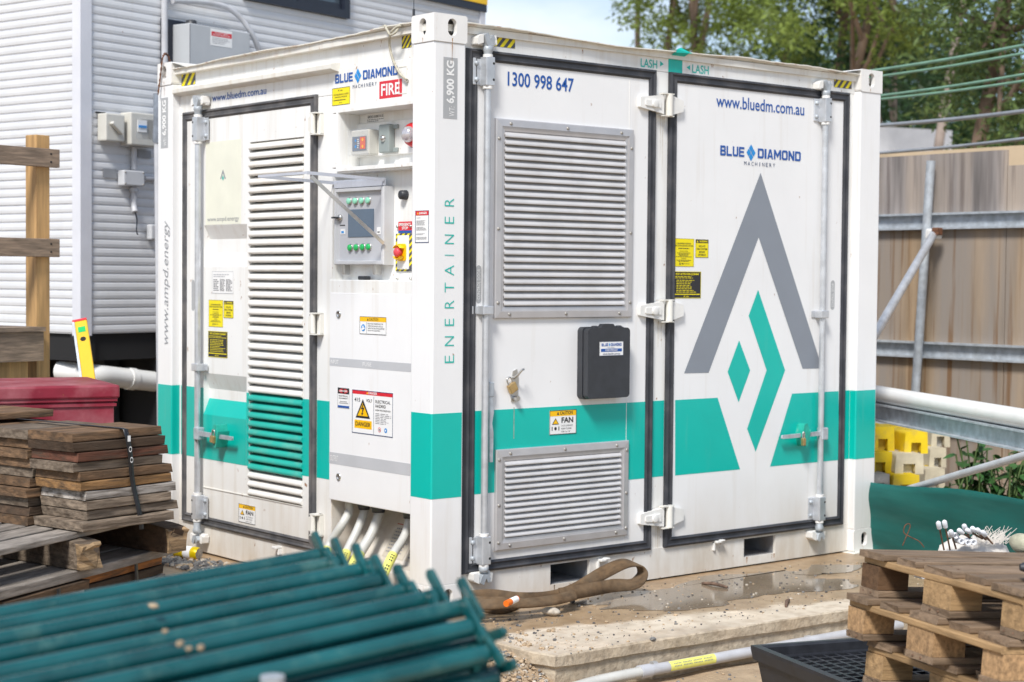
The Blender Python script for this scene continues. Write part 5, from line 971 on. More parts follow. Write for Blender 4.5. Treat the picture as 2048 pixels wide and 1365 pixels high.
# stair landing and handrail
HF = Frame(at(100, 600, 8.7) * 1., BR.U, BR.V, BR.N); HF.o.z = 0
M('pine', (.48, .29, .12), .65, var=.2, scale=5, stretch=(6, 6, .5), streak=(5, (10, 10, .5), (.27, .15, .06), .5, .8, .6), bump=.01, bscale=30)
M('weathered', (.27, .20, .145), .8, var=.25, scale=6, stretch=(1.5, 1.5, 14), streak=(6, (1, 1, 16), (.13, .10, .08), .45, .75, .7), bump=.01, bscale=30)
t = thing('handrail', 'timber handrail with a yellow pine post and two weathered rails', 'handrail', HF.P(-.05, 0, 0))
zt, = (HF.px(80, 270, 0)[1],); MB().box(HF, -.085, 0, -.15, zt, -.085, 0).build('post', 'pine', t, bev=.004)
for y in (316, 496): z = HF.px(80, y, 0)[1]; MB().box(HF, -2.2, .035, z - .046, z + .046, .0, .035).build('rail', 'weathered', t, bev=.003)
for x_, z_ in ((-.02, -.02), (-.02, .02)):
    for y in (316, 496): z = HF.px(80, y, 0)[1]; MB().turn(HF, x_, z + z_, [(.035, .006), (.037, .005), (.037, .001)], 8).build('nail', 'dark_void', t)
t = thing('stair_landing', 'timber stair landing edge behind the red box', 'landing', HF.P(-.8, 0, 0)); z = HF.px(40, 655, .04)[1]
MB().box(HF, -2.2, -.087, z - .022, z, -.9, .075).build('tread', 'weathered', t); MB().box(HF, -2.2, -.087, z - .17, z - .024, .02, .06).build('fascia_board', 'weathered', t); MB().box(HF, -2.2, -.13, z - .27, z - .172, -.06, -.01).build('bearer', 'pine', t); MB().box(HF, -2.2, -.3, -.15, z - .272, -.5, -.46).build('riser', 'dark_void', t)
# red steel box
M('red_steel', (.23, .012, .03), .5, var=.12, scale=7, streak=(4, (1, 1, 1), (.46, .17, .19), .44, .70, .75), rust=.4, bump=.004)
p = at(240, 772, 7.3); GB = Frame((p.x, p.y, 0), (math.cos(R_(-14)), math.sin(R_(-14)), 0), (0, 0, 1), (math.cos(R_(-104)), math.sin(R_(-104)), 0)); zt = p.z + .003
t = thing('tool_chest', 'faded red steel tool chest with a flat lid, behind the board stack', 'chest', GB.P(-.7, -.16, -.3)); b_ = MB().box(GB, -1.5, -.02, -.10, zt - .07, -.62, -.02).build('chest_body', 'red_steel', t, bev=.006)
MB().box(GB, -1.52, 0, zt - .055, zt, -.64, 0).build('lid', 'red_steel', t, bev=.008); MB().box(GB, -1.51, -.008, zt - .07, zt - .052, -.63, -.008).build('lid_lip', 'red_steel', t, bev=.003); MB().box(GB, -1.50, -.012, zt - .09, zt - .078, -.05, -.012).build('lid_lip', 'red_steel', t)
for u in (-1.3, -.25): MB().box(GB, u, u + .1, -.17, -.10, -.6, -.04).build('skid', 'dark_void', t)
# spirit level
a = at(184, 800, 8.2); c = at(162, 645, 8.5); ax = (c - a).normalized(); s_ = (RT - ax * RT.dot(ax)).normalized(); f = Frame(a, s_, ax, ax.cross(s_) if ax.cross(s_).dot(CAM - a) > 0 else s_.cross(ax)); L0 = (c - a).length
M('level_yellow', (.74, .45, .01), .38, var=.04)
t = thing('spirit_level', 'yellow spirit level leaning upright behind the red tool chest', 'spirit level', a - ax * .9); MB().box(f, -.03, .03, -.9, L0, -.012, .012).build('level_body', 'level_yellow', t, bev=.003); MB().box(f, -.042, -.0305, -.9, L0, -.013, .013).build('edge', 'galv_dull', t)
MB().box(f, -.04, .03, L0, L0 + .012, -.014, .014).build('end_cap', 'red_vinyl', t); MB().box(f, -.018, .018, L0 - .075, L0 - .04, .010, .0135).build('vial', 'green_button', t); MB().cyl(f, 0, L0 - .12, .012, .0135, .014, mi=0).build('hole', 'dark_void', t)
# ================================================================ BOARD BUNDLES (left)
HS = R_(13); p = at(163, 960, 6.2); A_ = Vector((math.cos(HS), math.sin(HS), 0)); B_ = Vector((math.sin(HS), -math.cos(HS), 0)); SO_ = Vector((p.x, p.y, 0)); SF = Frame(SO_, A_, (0, 0, 1), B_)   # u along boards, n toward the near right
def wood(name, col, v=.25, dark=(.07, .05, .035)): M(name, col, .85, var=v, scale=7, stretch=(1, 3.5, 7), streak=(8, (.7, 3, 8), dark, .44, .66, .85), bump=.035, bscale=26, rust=.3, rnd_v=.28, spec=.25, obj=True)
wood('board_brown', (.19, .115, .065)); wood('board_grey', (.25, .195, .145)); wood('board_dark', (.085, .055, .036)); wood('board_red', (.13, .055, .035)); wood('board_orange', (.36, .20, .085)); wood('board_bright', (.47, .19, .06)); wood('board_pale', (.42, .38, .34)); wood('grey_slat', (.33, .29, .25), .2, (.16, .14, .12))
def plank(par, fr, u0, u1, v0, v1, n0, n1, mat, name='board', wob=.004, bev=.004, label=None):
    c = fr.P((u0 + u1) / 2, (v0 + v1) / 2, (n0 + n1) / 2); du, dv, dn_ = (u1 - u0) / 2, (v1 - v0) / 2, (n1 - n0) / 2
    U, V, Nn = fr.U, fr.V, fr.N; vv = []
    K = 4
    for i in range(K + 1):
        s_ = -1 + 2 * i / K; w1, w2 = rnd.uniform(-wob, wob), rnd.uniform(-wob, wob) * .5
        vv.append([U * (s_ * du + (rnd.uniform(-wob, wob) * 1.5 if i in (0, K) else 0)) + V * (a * dv + w2 * .6) + Nn * (b_ * dn_ + w1) for a, b_ in ((-1, -1), (1, -1), (1, 1), (-1, 1))])
    m = MB(); m.rings([[c + q for q in r] for r in vv], True, True, 0, False)
    # object frame aligned with the plank so that the grain follows it
    off = WORLD[par.name]; me = bpy.data.meshes.new(name); rot = Matrix((U, Nn, V)).transposed().to_4x4(); inv = rot.inverted()
    me.from_pydata([inv @ (q - c) for q in m.v], [], m.f); me.materials.append(MAT[mat]); o = bpy.data.objects.new(name, me); COL.objects.link(o); o.parent = par; o.matrix_local = Matrix.Translation(c - off) @ rot; WORLD[o.name] = c
    b2 = o.modifiers.new('bevel', 'BEVEL'); b2.width = bev; b2.segments = 2; b2.limit_method = 'ANGLE'; b2.angle_limit = R_(50)
    if label: o['label'] = label
    return o
zt = at(155, 865, 6.2).z; z0 = at(172, 1064, 6.2).z; TH = (zt - z0) / 10
BD = thing('board_bundle', 'strapped bundle of ten layers of brown timber sole boards, top of the pile', 'timber stack', SF.P(.2, z0, -.3))
cols = ['board_grey', 'board_grey', 'board_grey', 'board_pale', 'board_orange', 'board_brown', 'board_grey', 'board_red', 'board_dark', 'board_brown']
for k in range(10):
    z = z0 + k * TH; s_ = (.0 if k else .02); sh = (.02, .06, .05, .055, .02, .02, .0, .015, -.0, -.01)[k]
    plank(BD, SF, sh + rnd.uniform(-.01, .01) - .03, .40 - (9 - k) * .0 + sh * .6 + rnd.uniform(-.02, .02), z + .0015, z + TH - .0015, -.255, rnd.uniform(-.006, .012) + (.03 if k < 1 else 0), cols[k])
    plank(BD, SF, -.05 + rnd.uniform(-.03, .03) + (.03 if k < 9 else 0), .36 + rnd.uniform(-.02, .02), z + .0015 - .006, z + TH - .0015 - .006, -.525, -.27 + rnd.uniform(-.01, .01), rnd.choice(['board_grey', 'board_brown', 'board_dark', 'board_brown', 'board_grey']))
    plank(BD, SF, -.02 + rnd.uniform(-.04, .03), .36 + rnd.uniform(-.02, .02), z + .0015 - .01, z + TH - .0015 - .01, -.80, -.54, rnd.choice(['board_grey', 'board_brown', 'board_dark', 'board_grey']))
plank(BD, SF, .05, .36, zt + .002, zt + TH * .8, -.95, -.62, 'board_brown')
sw_ = MB(); w1 = .011; us, ue = .185, .26
rr = [[SF.P(us + a, zt + .003 + e_, nn) for a, e_ in ((-w1, 0), (w1, 0), (w1, .0015), (-w1, .0015))] for nn in (-.8, -.3, .0)]
rr += [[SF.P(us + (ue - us) * t_ + a, zt + .001 - (zt - z0 + .02) * t_, .020 + e_ + .006 * math.sin(t_ * 9)) for a, e_ in ((-w1, 0), (w1, 0), (w1, .0015), (-w1, .0015))] for t_ in [i / 12 for i in range(13)]]
st = sw_.rings(rr, True, True).build('strap', 'strap_black', BD); M('strap_black', (.012, .013, .017), .35, var=.1)
for i, ch in enumerate('100'):
    v_ = zt - .045 - i * .040; g, fs_ = glyphs(ch, -.01); MB().add([SF.P(us + .012 + i * .006 - .008 + .014 * b2, v_ + .022 * (1 - a) - .01 * 0, .0285) for a, b2 in g], fs_).build('lettering', 'print_white', BD)
# slatted grey pallet under it with split bearers
HS2 = R_(29); A3 = Vector((math.cos(HS2), math.sin(HS2), 0)); B3 = Vector((math.sin(HS2), -math.cos(HS2), 0)); SG = Frame(SO_ + A_ * .03 + B_ * -.02, A3, (0, 0, 1), B3)
PL = thing('old_pallet', 'weathered grey pallet with split broken bearers under the upper bundle', 'pallet', SG.P(0, z0 - .2, -.2))
zs = z0 - .004
for i in range(7): plank(PL, SG, -1.2 + rnd.uniform(-.03, .03), .46 + rnd.uniform(-.03, .02), zs - .022, zs, -.005 - i * .135 - .11, -.005 - i * .135, 'grey_slat', 'slat')
def split_bearer(par, u, n_end, z, h, w_, ln, mat='board_grey'):
    m = MB(); rings = []; ds = (0, -.015, -.04, -.09, -.16, -ln)
    for j, dn_ in enumerate(ds):
        nn = n_end + dn_; jj = [rnd.uniform(-.008, .008) * (1 if j < 3 else .3) for _ in range(12)]; q = 1 - .06 * (j == 0)
        pts = [(-w_ / 2, 0), (-w_ / 6, 0), (w_ / 6, .0), (w_ / 2, 0), (w_ / 2, h * .35), (w_ / 2, h * .7), (w_ / 2, h), (w_ / 6, h), (-w_ / 6, h), (-w_ / 2, h), (-w_ / 2, h * .7), (-w_ / 2, h * .35)]
        rings.append([SF.P(u + a * q + jj[i] * .3, z + b2 * q - (.014 * (1 - j / 3) if (j < 3 and 6 <= i <= 9) else 0), nn + (jj[i] * 2.0 if j < 2 else 0)) for i, (a, b2) in enumerate(pts)])
    m.rings(rings[:2], True, False, 1, False); m.rings(rings[1:], True, True, 0, False); m.add(rings[0], [list(range(12))], 1); return m.build('bearer', [mat, 'split_wood'], par, bev=.002)
wood('split_wood', (.40, .27, .15), .3)
split_bearer(PL, .0, .05, zs - .022 - .105, .104, .10, 1.1); split_bearer(PL, .455, -.0, zs - .022 - .105, .104, .10, 1.1, 'board_dark'); split_bearer(PL, -.60, .25, zs - .127, .104, .10, 1.1)
zl = zs - .130
P2_ = thing('old_pallet', 'lower weathered pallet deck of wide grey boards beneath the split bearers', 'pallet', SG.P(0, zl - .2, -.2))
for i in range(6): plank(P2_, SG, -1.4, .64 + rnd.uniform(-.05, .02), zl - .034, zl, .03 - i * .17 - .15, .03 - i * .17, 'grey_slat', 'slat')
def bundle(u0, u1, n1, ztop, k, mats, label):
    t = thing('board_bundle', label, 'timber stack', SG.P((u0 + u1) / 2, ztop - k * TH, -.1))
    for i in range(k):
        for j in range(3): plank(t, SG, u0 + rnd.uniform(-.012, .012), u1 + rnd.uniform(-.012, .012), ztop - (i + 1) * TH + .0015, ztop - i * TH - .0015, n1 - .25 - j * .265, n1 - j * .265 + rnd.uniform(-.012, .012), mats[(i + j) % len(mats)] if j == 0 else 'board_grey')
    uu = u0 + (u1 - u0) * .58; m = MB(); m.rings([[SG.P(uu + .02 * t_ + a, ztop - t_ * k * TH, n1 + .018 + e_) for a, e_ in ((-w1, 0), (w1, 0), (w1, .0015), (-w1, .0015))] for t_ in [i / 6 for i in range(7)]], True, True); m.build('strap', 'strap_black', t)
bu = SG.px(168, 1160, 0)[0]; zk = zl - .036
bundle(bu, SG.px(328, 1115, 0)[0], .0, zk, 7, ['board_bright', 'board_dark', 'board_pale', 'board_grey'], 'strapped bundle of boards with a bright orange top board, lower right of the pile')
bundle(bu - .50, bu - .015, .03, zk - .004, 7, ['board_brown', 'board_white', 'board_pale', 'board_grey'], 'strapped bundle of pale boards at the lower left of the pile'); wood('board_white', (.50, .49, .47))
bundle(bu - 1.0, bu - .52, .02, zk, 7, ['board_grey', 'board_pale', 'board_grey', 'board_dark'], 'board bundle at the far left edge of the pile')
tag(rebase(MB().box(SG, .35, 1.25, -.075, -.045, -.05, .09).build('loose_plank', 'weathered')), 'loose flat plank on the gravel beside the lower bundle', 'plank')
# ================================================================ GREEN POSTS (foreground)
M('green_paint', (.006, .084, .090), .27, var=.2, scale=7, streak=(10, (1, 1, 1), (.12, .24, .20), .56, .8, .5), rust=.15, bump=.003, coat=.2)
HG = R_(-4); GA = Vector((math.cos(HG), math.sin(HG), .075)).normalized(); GBv = Vector((-math.sin(HG), math.cos(HG), 0)); e0 = at(946, 1243, 2.95); e1 = at(645, 1131, 3.5)
def post(end, label, lean, ln=2.0, r=.0168, extra=0):
    t = thing('green_post', label, 'post', end, 'green steel posts stacked in the foreground')
    MB().tube([end - GA * ln, end - GA * .004], r, 18).build('shaft', 'green_paint', t)
    ax = (GBv * math.sin(lean) + Vector((0, 0, 1)) * math.cos(lean)).normalized(); sd_ = GA.cross(ax); f = Frame(end, sd_, ax, GA); pts = [(.010 * math.cos(a), .037 + .010 * math.sin(a)) for a in [math.pi * i / 6 for i in range(7)]]; pts += [(-x, -y) for x, y in pts]; f.o = end + Vector((0, 0, .012))
    MB().prism(f, pts, .0, .010).build('foot_plate', 'green_paint', t, bev=.003); return t
n0_ = 13
for layer in range(5):
    nn = n0_ + 1 - (layer % 2)
    for i in range(nn):
        s_ = i / (n0_ - 1); p = e0.lerp(e1, 0) + (Vector((e1.x - e0.x, e1.y - e0.y, 0))) * s_ * .98 + Vector((0, 0, .0 - layer * .050 + rnd.uniform(-.003, .003))) + (GBv * (.03 if layer % 2 else 0)) * (-1 if layer % 2 else 1)
        p += GA * (rnd.uniform(-.03, .03) + (.02 if layer else 0) + .006 * layer) - GBv * (.010 * layer) + (Vector((0, 0, (.012 if i % 2 else -.012))) if layer == 0 else Vector())
        OR = ('nearest', 'second', 'third', 'fourth', 'fifth', 'sixth', 'seventh', 'eighth', 'ninth', 'tenth', 'eleventh', 'twelfth', 'thirteenth', 'farthest')
        lab = 'green steel post, %s from the front in the %s layer of the stack' % (OR[i], ('top', 'second', 'third', 'fourth', 'bottom')[layer]) if i else 'green steel post nearest the camera in the %s layer of the stack' % (('top', 'second', 'third', 'fourth', 'bottom')[layer])
        post(p, lab, R_(44 + rnd.uniform(-6, 6)) if layer == 0 else R_(rnd.choice((78, 95, 60, 110))), )
# short plate hanging at the near end, grit on top, galvanised stub
f = Frame(e0 + GA * .012 + Vector((0, 0, -.06)), GBv, (0, 0, 1), GA); tag(rebase(MB().box(f, -.012, .012, -.06, .05, .0, .008).build('flat_bar', 'green_paint', None, bev=.002)), 'short flat green bar hanging below the nearest post end', 'bar')
for px_, py_, dd, r in ((307, 1215, 3.2, .010), (360, 1290, 2.9, .010), (402, 1297, 2.9, .009), (378, 1299, 2.9, .007), (330, 1265, 3.05, .007)):
    z = e0.z + .016; p = onz(px_, py_, z); m = MB(); rock_mesh(m, (p.x, p.y, z + r * .2), r * .85); tag(rebase(m.build('pebble', 'stone_tan')), 'pale concrete crumb on the green posts, ' + {307: 'farthest left and alone', 360: 'leftmost of the pair near the middle', 402: 'rightmost of the group near the middle', 378: 'smallest, between two larger crumbs', 330: 'above and left of the middle group'}[px_], 'stone', 'concrete crumbs on the green posts')
p = at(545, 1352, 2.62); t = thing('tube_stub', 'rusty galvanised tube end standing in front of the green posts', 'tube', (p.x, p.y, -.17)); MB().tube([(p.x, p.y, -.17), (p.x, p.y, p.z)], .019, 14).build('tube_wall', 'galv_dull', t)
# ================================================================ HOARDING AND CLUTTER (right background)
FN = Frame((5.2, 0, 0), (0, -1, 0), (0, 0, 1), (-1, 0, 0))
M('plywood', (.38, .275, .175), .8, var=.26, scale=1.8, stretch=(4.5, 4.5, .35), streak=(2.4, (8, 8, .25), (.17, .085, .03), .53, .66, .85), tint=(.27, .235, .205), bump=.004)
M('plywood_grey', (.29, .26, .245), .85, var=.3, scale=1.8, stretch=(5, 5, .35), streak=(2.6, (8, 8, .3), (.13, .105, .095), .50, .68, .85), tint=(.40, .33, .27), bump=.004)
M('beige_sheet', (.62, .48, .32), .7, var=.04)
Z = lambda y, x=1850, n=0: FN.px(x, y, n)[1]
H = thing('hoarding', 'weathered plywood hoarding on galvanised rails behind the container', 'fence', FN.P(0, -.17, 0))
uj = FN.px(2014, 400)[0]; u_l = FN.px(1746, 400)[0]; ztop = FN.px(2014, 300)[1]; zr = Z(455)
for k in range(3): MB().box(FN, uj - 1.2 * (k + 1) + .003, uj - .003, zr, ztop - .02 * k, -.017, 0).build('plywood_sheet', 'plywood_grey', H) if k == 0 else None
for k in range(4):
    a = uj - 1.5 * (k + 1) + .003; c = uj - 1.5 * k - .003; m = MB(); zt_ = ztop - .02 * k
    m.add([FN.P(a, zr, -.017), FN.P(c, zr, -.017), FN.P(c, zt_, -.017), FN.P(a, zt_ - .03, -.017), FN.P(a, zr, -.034), FN.P(c, zr, -.034), FN.P(c, zt_, -.034), FN.P(a, zt_ - .03, -.034)], [(0, 1, 2, 3), (4, 7, 6, 5), (0, 4, 5, 1), (1, 5, 6, 2), (2, 6, 7, 3), (3, 7, 4, 0)])
    if k: m.build('plywood_sheet', 'plywood_grey', H)
    MB().box(FN, a, c, -.17, zr - .002, -.017, 0).build('plywood_sheet', 'plywood', H)
zt_ = FN.px(2030, 331)[1]
MB().box(FN, uj + .003, uj + 1.5, zr, zt_, -.017, 0).build('plywood_sheet', 'plywood_grey', H); MB().box(FN, uj + .003, uj + 1.5, -.17, zr - .002, -.017, 0).build('plywood_sheet', 'plywood', H)
def channel(z, h=.11, d=.05, u0=None, u1=None, fr=FN, par=None):
    pr = [(z, 0.001), (z, d), (z + .014, d), (z + .014, d - .008), (z + .006, .008), (z + h - .006, .008), (z + h - .014, d - .008), (z + h - .014, d), (z + h, d), (z + h, 0.001)]
    return MB().ext(fr, pr, uj - 6 if u0 is None else u0, uj + 1.5 if u1 is None else u1).build('rail', 'galv_dull', par or H)
channel(Z(460)); channel(Z(716)); channel(Z(865, 1950), .10)
t = thing('steel_upright', 'galvanised tube upright fixed to the hoarding rails', 'post', FN.P(FN.px(1832, 800, .08)[0], -.17, .08)); MB().tube([FN.P(*FN.px(1862, 322, .075), .075), FN.P(*FN.px(1828, 830, .075), .075)], .030, 12).build('tube_wall', 'galv_dull', t)
a = FN.P(*FN.px(1868, 468, .12), .12); c = at(1735, 695, 10.2); t = thing('brace_tube', 'galvanised diagonal brace tube clamped to the upright', 'brace', c); MB().tube([a, c + (c - a) * .3], .027, 12).build('tube_wall', 'galv', t)
f = Frame(a, (0, -1, 0), (0, 0, 1), (-1, 0, 0)); MB().box(f, -.05, .03, -.035, .03, -.05, .01).box(f, -.10, -.04, -.03, .035, -.06, -.02).build('clamp', 'casting_paint', t, bev=.008); MB().box(f, .0, .05, -.01, .04, -.03, .03).build('clamp_bolt', 'rusty_wire', t, bev=.006)
# second beige hoarding and pale roof
F2 = Frame((6.6, 0, 0), (0, -1, 0), (0, 0, 1), (-1, 0, 0)); o = MB().box(F2, F2.px(1700, 300)[0] - 4, F2.px(2048, 300)[0] + 2, -.17, F2.px(1900, 300)[1], -.03, 0).build('boundary_fence', 'beige_sheet'); tag(rebase(o), 'beige sheet fence showing just above the plywood hoarding', 'fence')
M('roof_white', (.80, .81, .84), .5, var=.04); p = at(1780, 300, 30); f = Frame((p.x, p.y, 0), (math.cos(R_(-14)), math.sin(R_(-14)), 0), (0, 0, 1), (math.cos(R_(-104)), math.sin(R_(-104)), 0)); SH = thing('shed', 'long pale metal shed roof beyond the fence', 'shed', (p.x, p.y, 0))
zE = at(1780, 292, 30).z; zRg = at(1780, 258, 30).z; m = MB(); m.add([f.P(-8, zE, .4), f.P(1.15, zE + .05, .4), f.P(1.15, zRg + .25, -2.5), f.P(-8, zRg + .0, -2.5)], [(0, 1, 2, 3)]); m.box(f, -8, 1.0, zE - .25, zRg - .02, .38, .44); m.build('roof', 'roof_white', SH); MB().box(f, -8, 1., -.17, zE - .06, -2.4, .2).build('wall', 'beige_sheet', SH)
# overhead lines
M('wire_green', (.20, .36, .26), .5, var=.1); M('wire_grey', (.38, .40, .42), .4, metal=.3, var=.1)
for y0, y1, r, mt, lb in ((134, 82, .012, 'wire_green', 'topmost green line crossing in front of the trees'), (147, 98, .010, 'wire_green', 'green line just below the topmost one'), (186, 140, .010, 'wire_green', 'third green line, above the two lowest green ones'), (193, 153, .010, 'wire_green', 'lowest green line above the thick grey cable'), (245, 213, .015, 'wire_grey', 'thick pale grey cable across the shed and trees'), (300, 268, .012, 'wire_grey', 'lowest grey cable just above the hoarding')):
    a = at(1600, y0 + (y0 - y1) * .55, 14); c = at(2350, y1 - (y0 - y1) * 1.1 + 6, 10); m_ = (a + c) / 2 - Vector((0, 0, .03)); tag(rebase(MB().tube(curve_tube([a, m_, c], 1), r, 8).build('overhead_line', mt)), lb, 'cable')
# pipe and beam resting across the yard
def along(p0, p1, z, e0=.25, e1=.4): a = onz(*p0, z); c = onz(*p1, z); return a + (a - c) * e0, c + (c - a) * e1
a, c = along((1748, 787), (2048, 838), .80); t = thing('drain_pipe', 'long white plastic drain pipe lying on the galvanised beam', 'pipe', (a + c) / 2); MB().tube([a, c], .047, 18).build('pipe', 'pvc_white', t)
ax = (c - a).normalized(); f = Frame(a - Vector((0, 0, .049)), ax, (0, 0, 1), ax.cross(Vector((0, 0, 1)))); 
if f.N.dot(CAM - a) < 0: f.N = -f.N
L0 = (c - a).length; o = MB().ext(f, [(-.10, -.04), (-.10, .045), (-.092, .045), (-.09, .010), (-.012, .010), (-.010, .045), (0, .045), (0, -.04)], 0, L0).build('steel_beam', 'galv_dull'); tag(rebase(o), 'galvanised beam right under the white drain pipe', 'beam')
a = at(1720, 1007, 9.6); c = at(2100, 897, 7.6); tag(rebase(MB().tube([a, c], .019, 12).build('conduit_length', 'conduit_grey')), 'grey conduit length slanting in front of the green shade cloth', 'conduit')
a = at(1735, 1083, 10.0); c = at(1880, 1104, 8.8); tag(rebase(MB().tube([a + (a - c) * .4, c + (c - a) * .4], .040, 14).build('ground_pipe', 'trim_white')), 'white pipe lying low between the container and the pallets', 'pipe')
# temporary fence feet
M('foot_yellow', (.84, .60, .01), .45, var=.08, scale=9, streak=(8, (1, 1, 1), (.45, .34, .14), .5, .75, .7)); M('foot_cream', (.60, .54, .40), .7, var=.12, scale=9, streak=(8, (1, 1, 1), (.42, .36, .26), .5, .8, .6)); M('foot_white', (.55, .53, .48), .7, var=.2, scale=20)
HW = R_(57)
def foot(x0, x1, y0, y1, d, mat, label, ln=.55):
    a = at(x0, y1, d); c = at(x1, y1, d); top = at(x0, y0, d); U = Vector((math.sin(HW), -math.cos(HW), 0)); w_ = (c - a).dot(U); h = top.z - a.z; Nn = -Vector((math.cos(HW), math.sin(HW), 0)); f = Frame(a, U, (0, 0, 1), Nn)
    t = thing('fence_foot', label, 'fence foot', a, 'fence feet piled behind the container'); pts = [(0, 0), (w_ * .30, 0), (w_ * .30, h * .50), (w_ * .70, h * .50), (w_ * .70, 0), (w_, 0), (w_ * .97, h), (w_ * .06, h)]
    b_ = MB().prism(f, pts, -ln, 0).build('block', mat, t, bev=.016, seg=3); MB().box(f, w_ * .31, w_ * .69, 0, h * .49, -.05, -.045).build('socket', 'dark_ochre' if mat == 'foot_yellow' else 'foot_white', t)
    for k in (.25, .5, .75): MB().cyl(Frame(f.P(w_ * .5, h, -ln * k), f.U, f.N, f.V), 0, 0, 0, .003, .02).build('hole', 'dark_ochre', b_)
M('dark_ochre', (.60, .42, .04), .7)
foot(1862, 1902, 852, 895, 11.0, 'foot_cream', 'cream fence foot at the top right of the pile', .9); foot(1858, 1894, 896, 936, 10.9, 'foot_cream', 'cream fence foot below the top right one'); foot(1848, 1892, 937, 982, 10.8, 'foot_cream', 'lowest cream fence foot at the right of the pile')
foot(1742, 1791, 854, 903, 10.2, 'foot_yellow', 'yellow fence foot at the top left of the pile, next to the container'); foot(1808, 1858, 864, 908, 10.15, 'foot_yellow', 'yellow fence foot in the middle of the top row'); foot(1736, 1787, 904, 946, 10.1, 'foot_yellow', 'yellow fence foot in the second row by the container post')
foot(1789, 1850, 908, 949, 10.05, 'foot_cream', 'dirty cream fence foot in the middle of the second row'); foot(1742, 1781, 948, 985, 10.0, 'foot_white', 'whitish fence foot in the bottom row by the container'); foot(1784, 1842, 950, 990, 9.98, 'foot_yellow', 'yellow fence foot in the bottom row')
# shade cloth screen
M('shade_cloth', (.0, .10, .088), .7, var=.12, scale=2.5, stretch=(1, 1, 6), bump=.006, bscale=160, streak=(2, (1, 1, 9), (.02, .15, .13), .5, .8, .5))
m = MB(); rr = []; K = 60
for i in range(K + 1):
    s_ = i / K; px_ = 1690 + s_ * 460; d = 9.4 - 1.9 * s_; yt = 962 + (px_ - 1746) * .115 + 4 * math.sin(s_ * 9); tp = at(px_, yt, d); Nn = Vector((-.6, -.75, 0)); col_ = []
    for j in range(17): q = j / 16; z = tp.z * (1 - q) + (-.12) * q; wv = .035 * math.sin(q * 6 + s_ * 3.3) + .016 * math.sin(q * 15 - s_ * 5) + .008 * math.sin(s_ * 23 + q * 2); col_.append(Vector((tp.x, tp.y, z)) + Nn * wv)
    rr.append(col_ + [p_ - Nn * .004 for p_ in reversed(col_)])
tag(rebase(m.rings(rr, True, True).build('shade_cloth', 'shade_cloth')), 'dark green shade cloth screen strung low behind the pallets', 'shade cloth')
# leafy weed by the hoarding
M('leaf_green', (.038, .115, .028), .45, var=.25, scale=12, rnd_v=.35, obj=True); M('stem_green', (.10, .16, .05), .6)
lm = MB(); K = 6; prof = [(0, 0), (.12, .26), (.35, .34), (.6, .26), (.85, .10), (1, 0)]
lm.add([(x, y, -.12 * x * x + .05 * abs(y)) for x, y in prof] + [(x, -y, -.12 * x * x + .05 * abs(y)) for x, y in prof[1:-1]] + [(x, 0, -.12 * x * x - .02) for x, y in prof[1:-1]], [(0, 1, 10), (1, 2, 11, 10), (2, 3, 12, 11), (3, 4, 13, 12), (4, 5, 13), (0, 10, 6), (6, 10, 11, 7), (7, 11, 12, 8), (8, 12, 13, 9), (9, 13, 5)], 0, True)
leaf_me = bpy.data.meshes.new('leaf'); leaf_me.from_pydata(lm.v, [], lm.f); leaf_me.materials.append(MAT['leaf_green']); [setattr(p_, 'use_smooth', True) for p_ in leaf_me.polygons]
def weed(x, y, d, n, hgt, spread, label):
    base = at(x, y, d); base.z = -.15; t = thing('weed', label, 'plant', base); tp = at(x, y - 0, d).z; st = MB()
    for s_ in range(max(4, n // 6)):
        tipx = rnd.uniform(-spread, spread); tip = Vector((base.x, base.y, 0)) + RT * tipx - FW * rnd.uniform(-.1, .15); tip.z = tp + hgt * rnd.uniform(.2, 1); mid = base.lerp(tip, .5) + RT * rnd.uniform(-.06, .06); pth = curve_tube([base, mid, tip], 1); st.tube(pth, .005, 5)
        for k in range(9):
            p_ = pth[int(len(pth) * (.3 + .7 * k / 9)) if k < 8 else -1]; o = bpy.data.objects.new('leaf', leaf_me); COL.objects.link(o); o.parent = t; L_ = rnd.uniform(.055, .125)
            q = Vector((rnd.uniform(-1, 1), rnd.uniform(-1, .6), rnd.uniform(-.7, .25))).normalized().to_track_quat('X', 'Z'); o.rotation_mode = 'QUATERNION'; o.rotation_quaternion = q @ Quaternion((1, 0, 0), rnd.uniform(-.7, .7)); o.scale = (L_, L_ * rnd.uniform(.8, 1.1), L_); o.location = p_ - base; WORLD[o.name] = p_
    st.build('stem', 'stem_green', t)
weed(1925, 960, 10.3, 90, .26, .16, 'leafy green weed growing right beside the pile of fence feet'); weed(1995, 965, 10.1, 80, .20, .16, 'broad leaved weed in the middle against the hoarding'); weed(2040, 975, 9.9, 60, .22, .14, 'leafy weed at the right edge above the shade cloth'); weed(1900, 985, 10., 40, .12, .1, 'low weed at the foot of the fence feet')
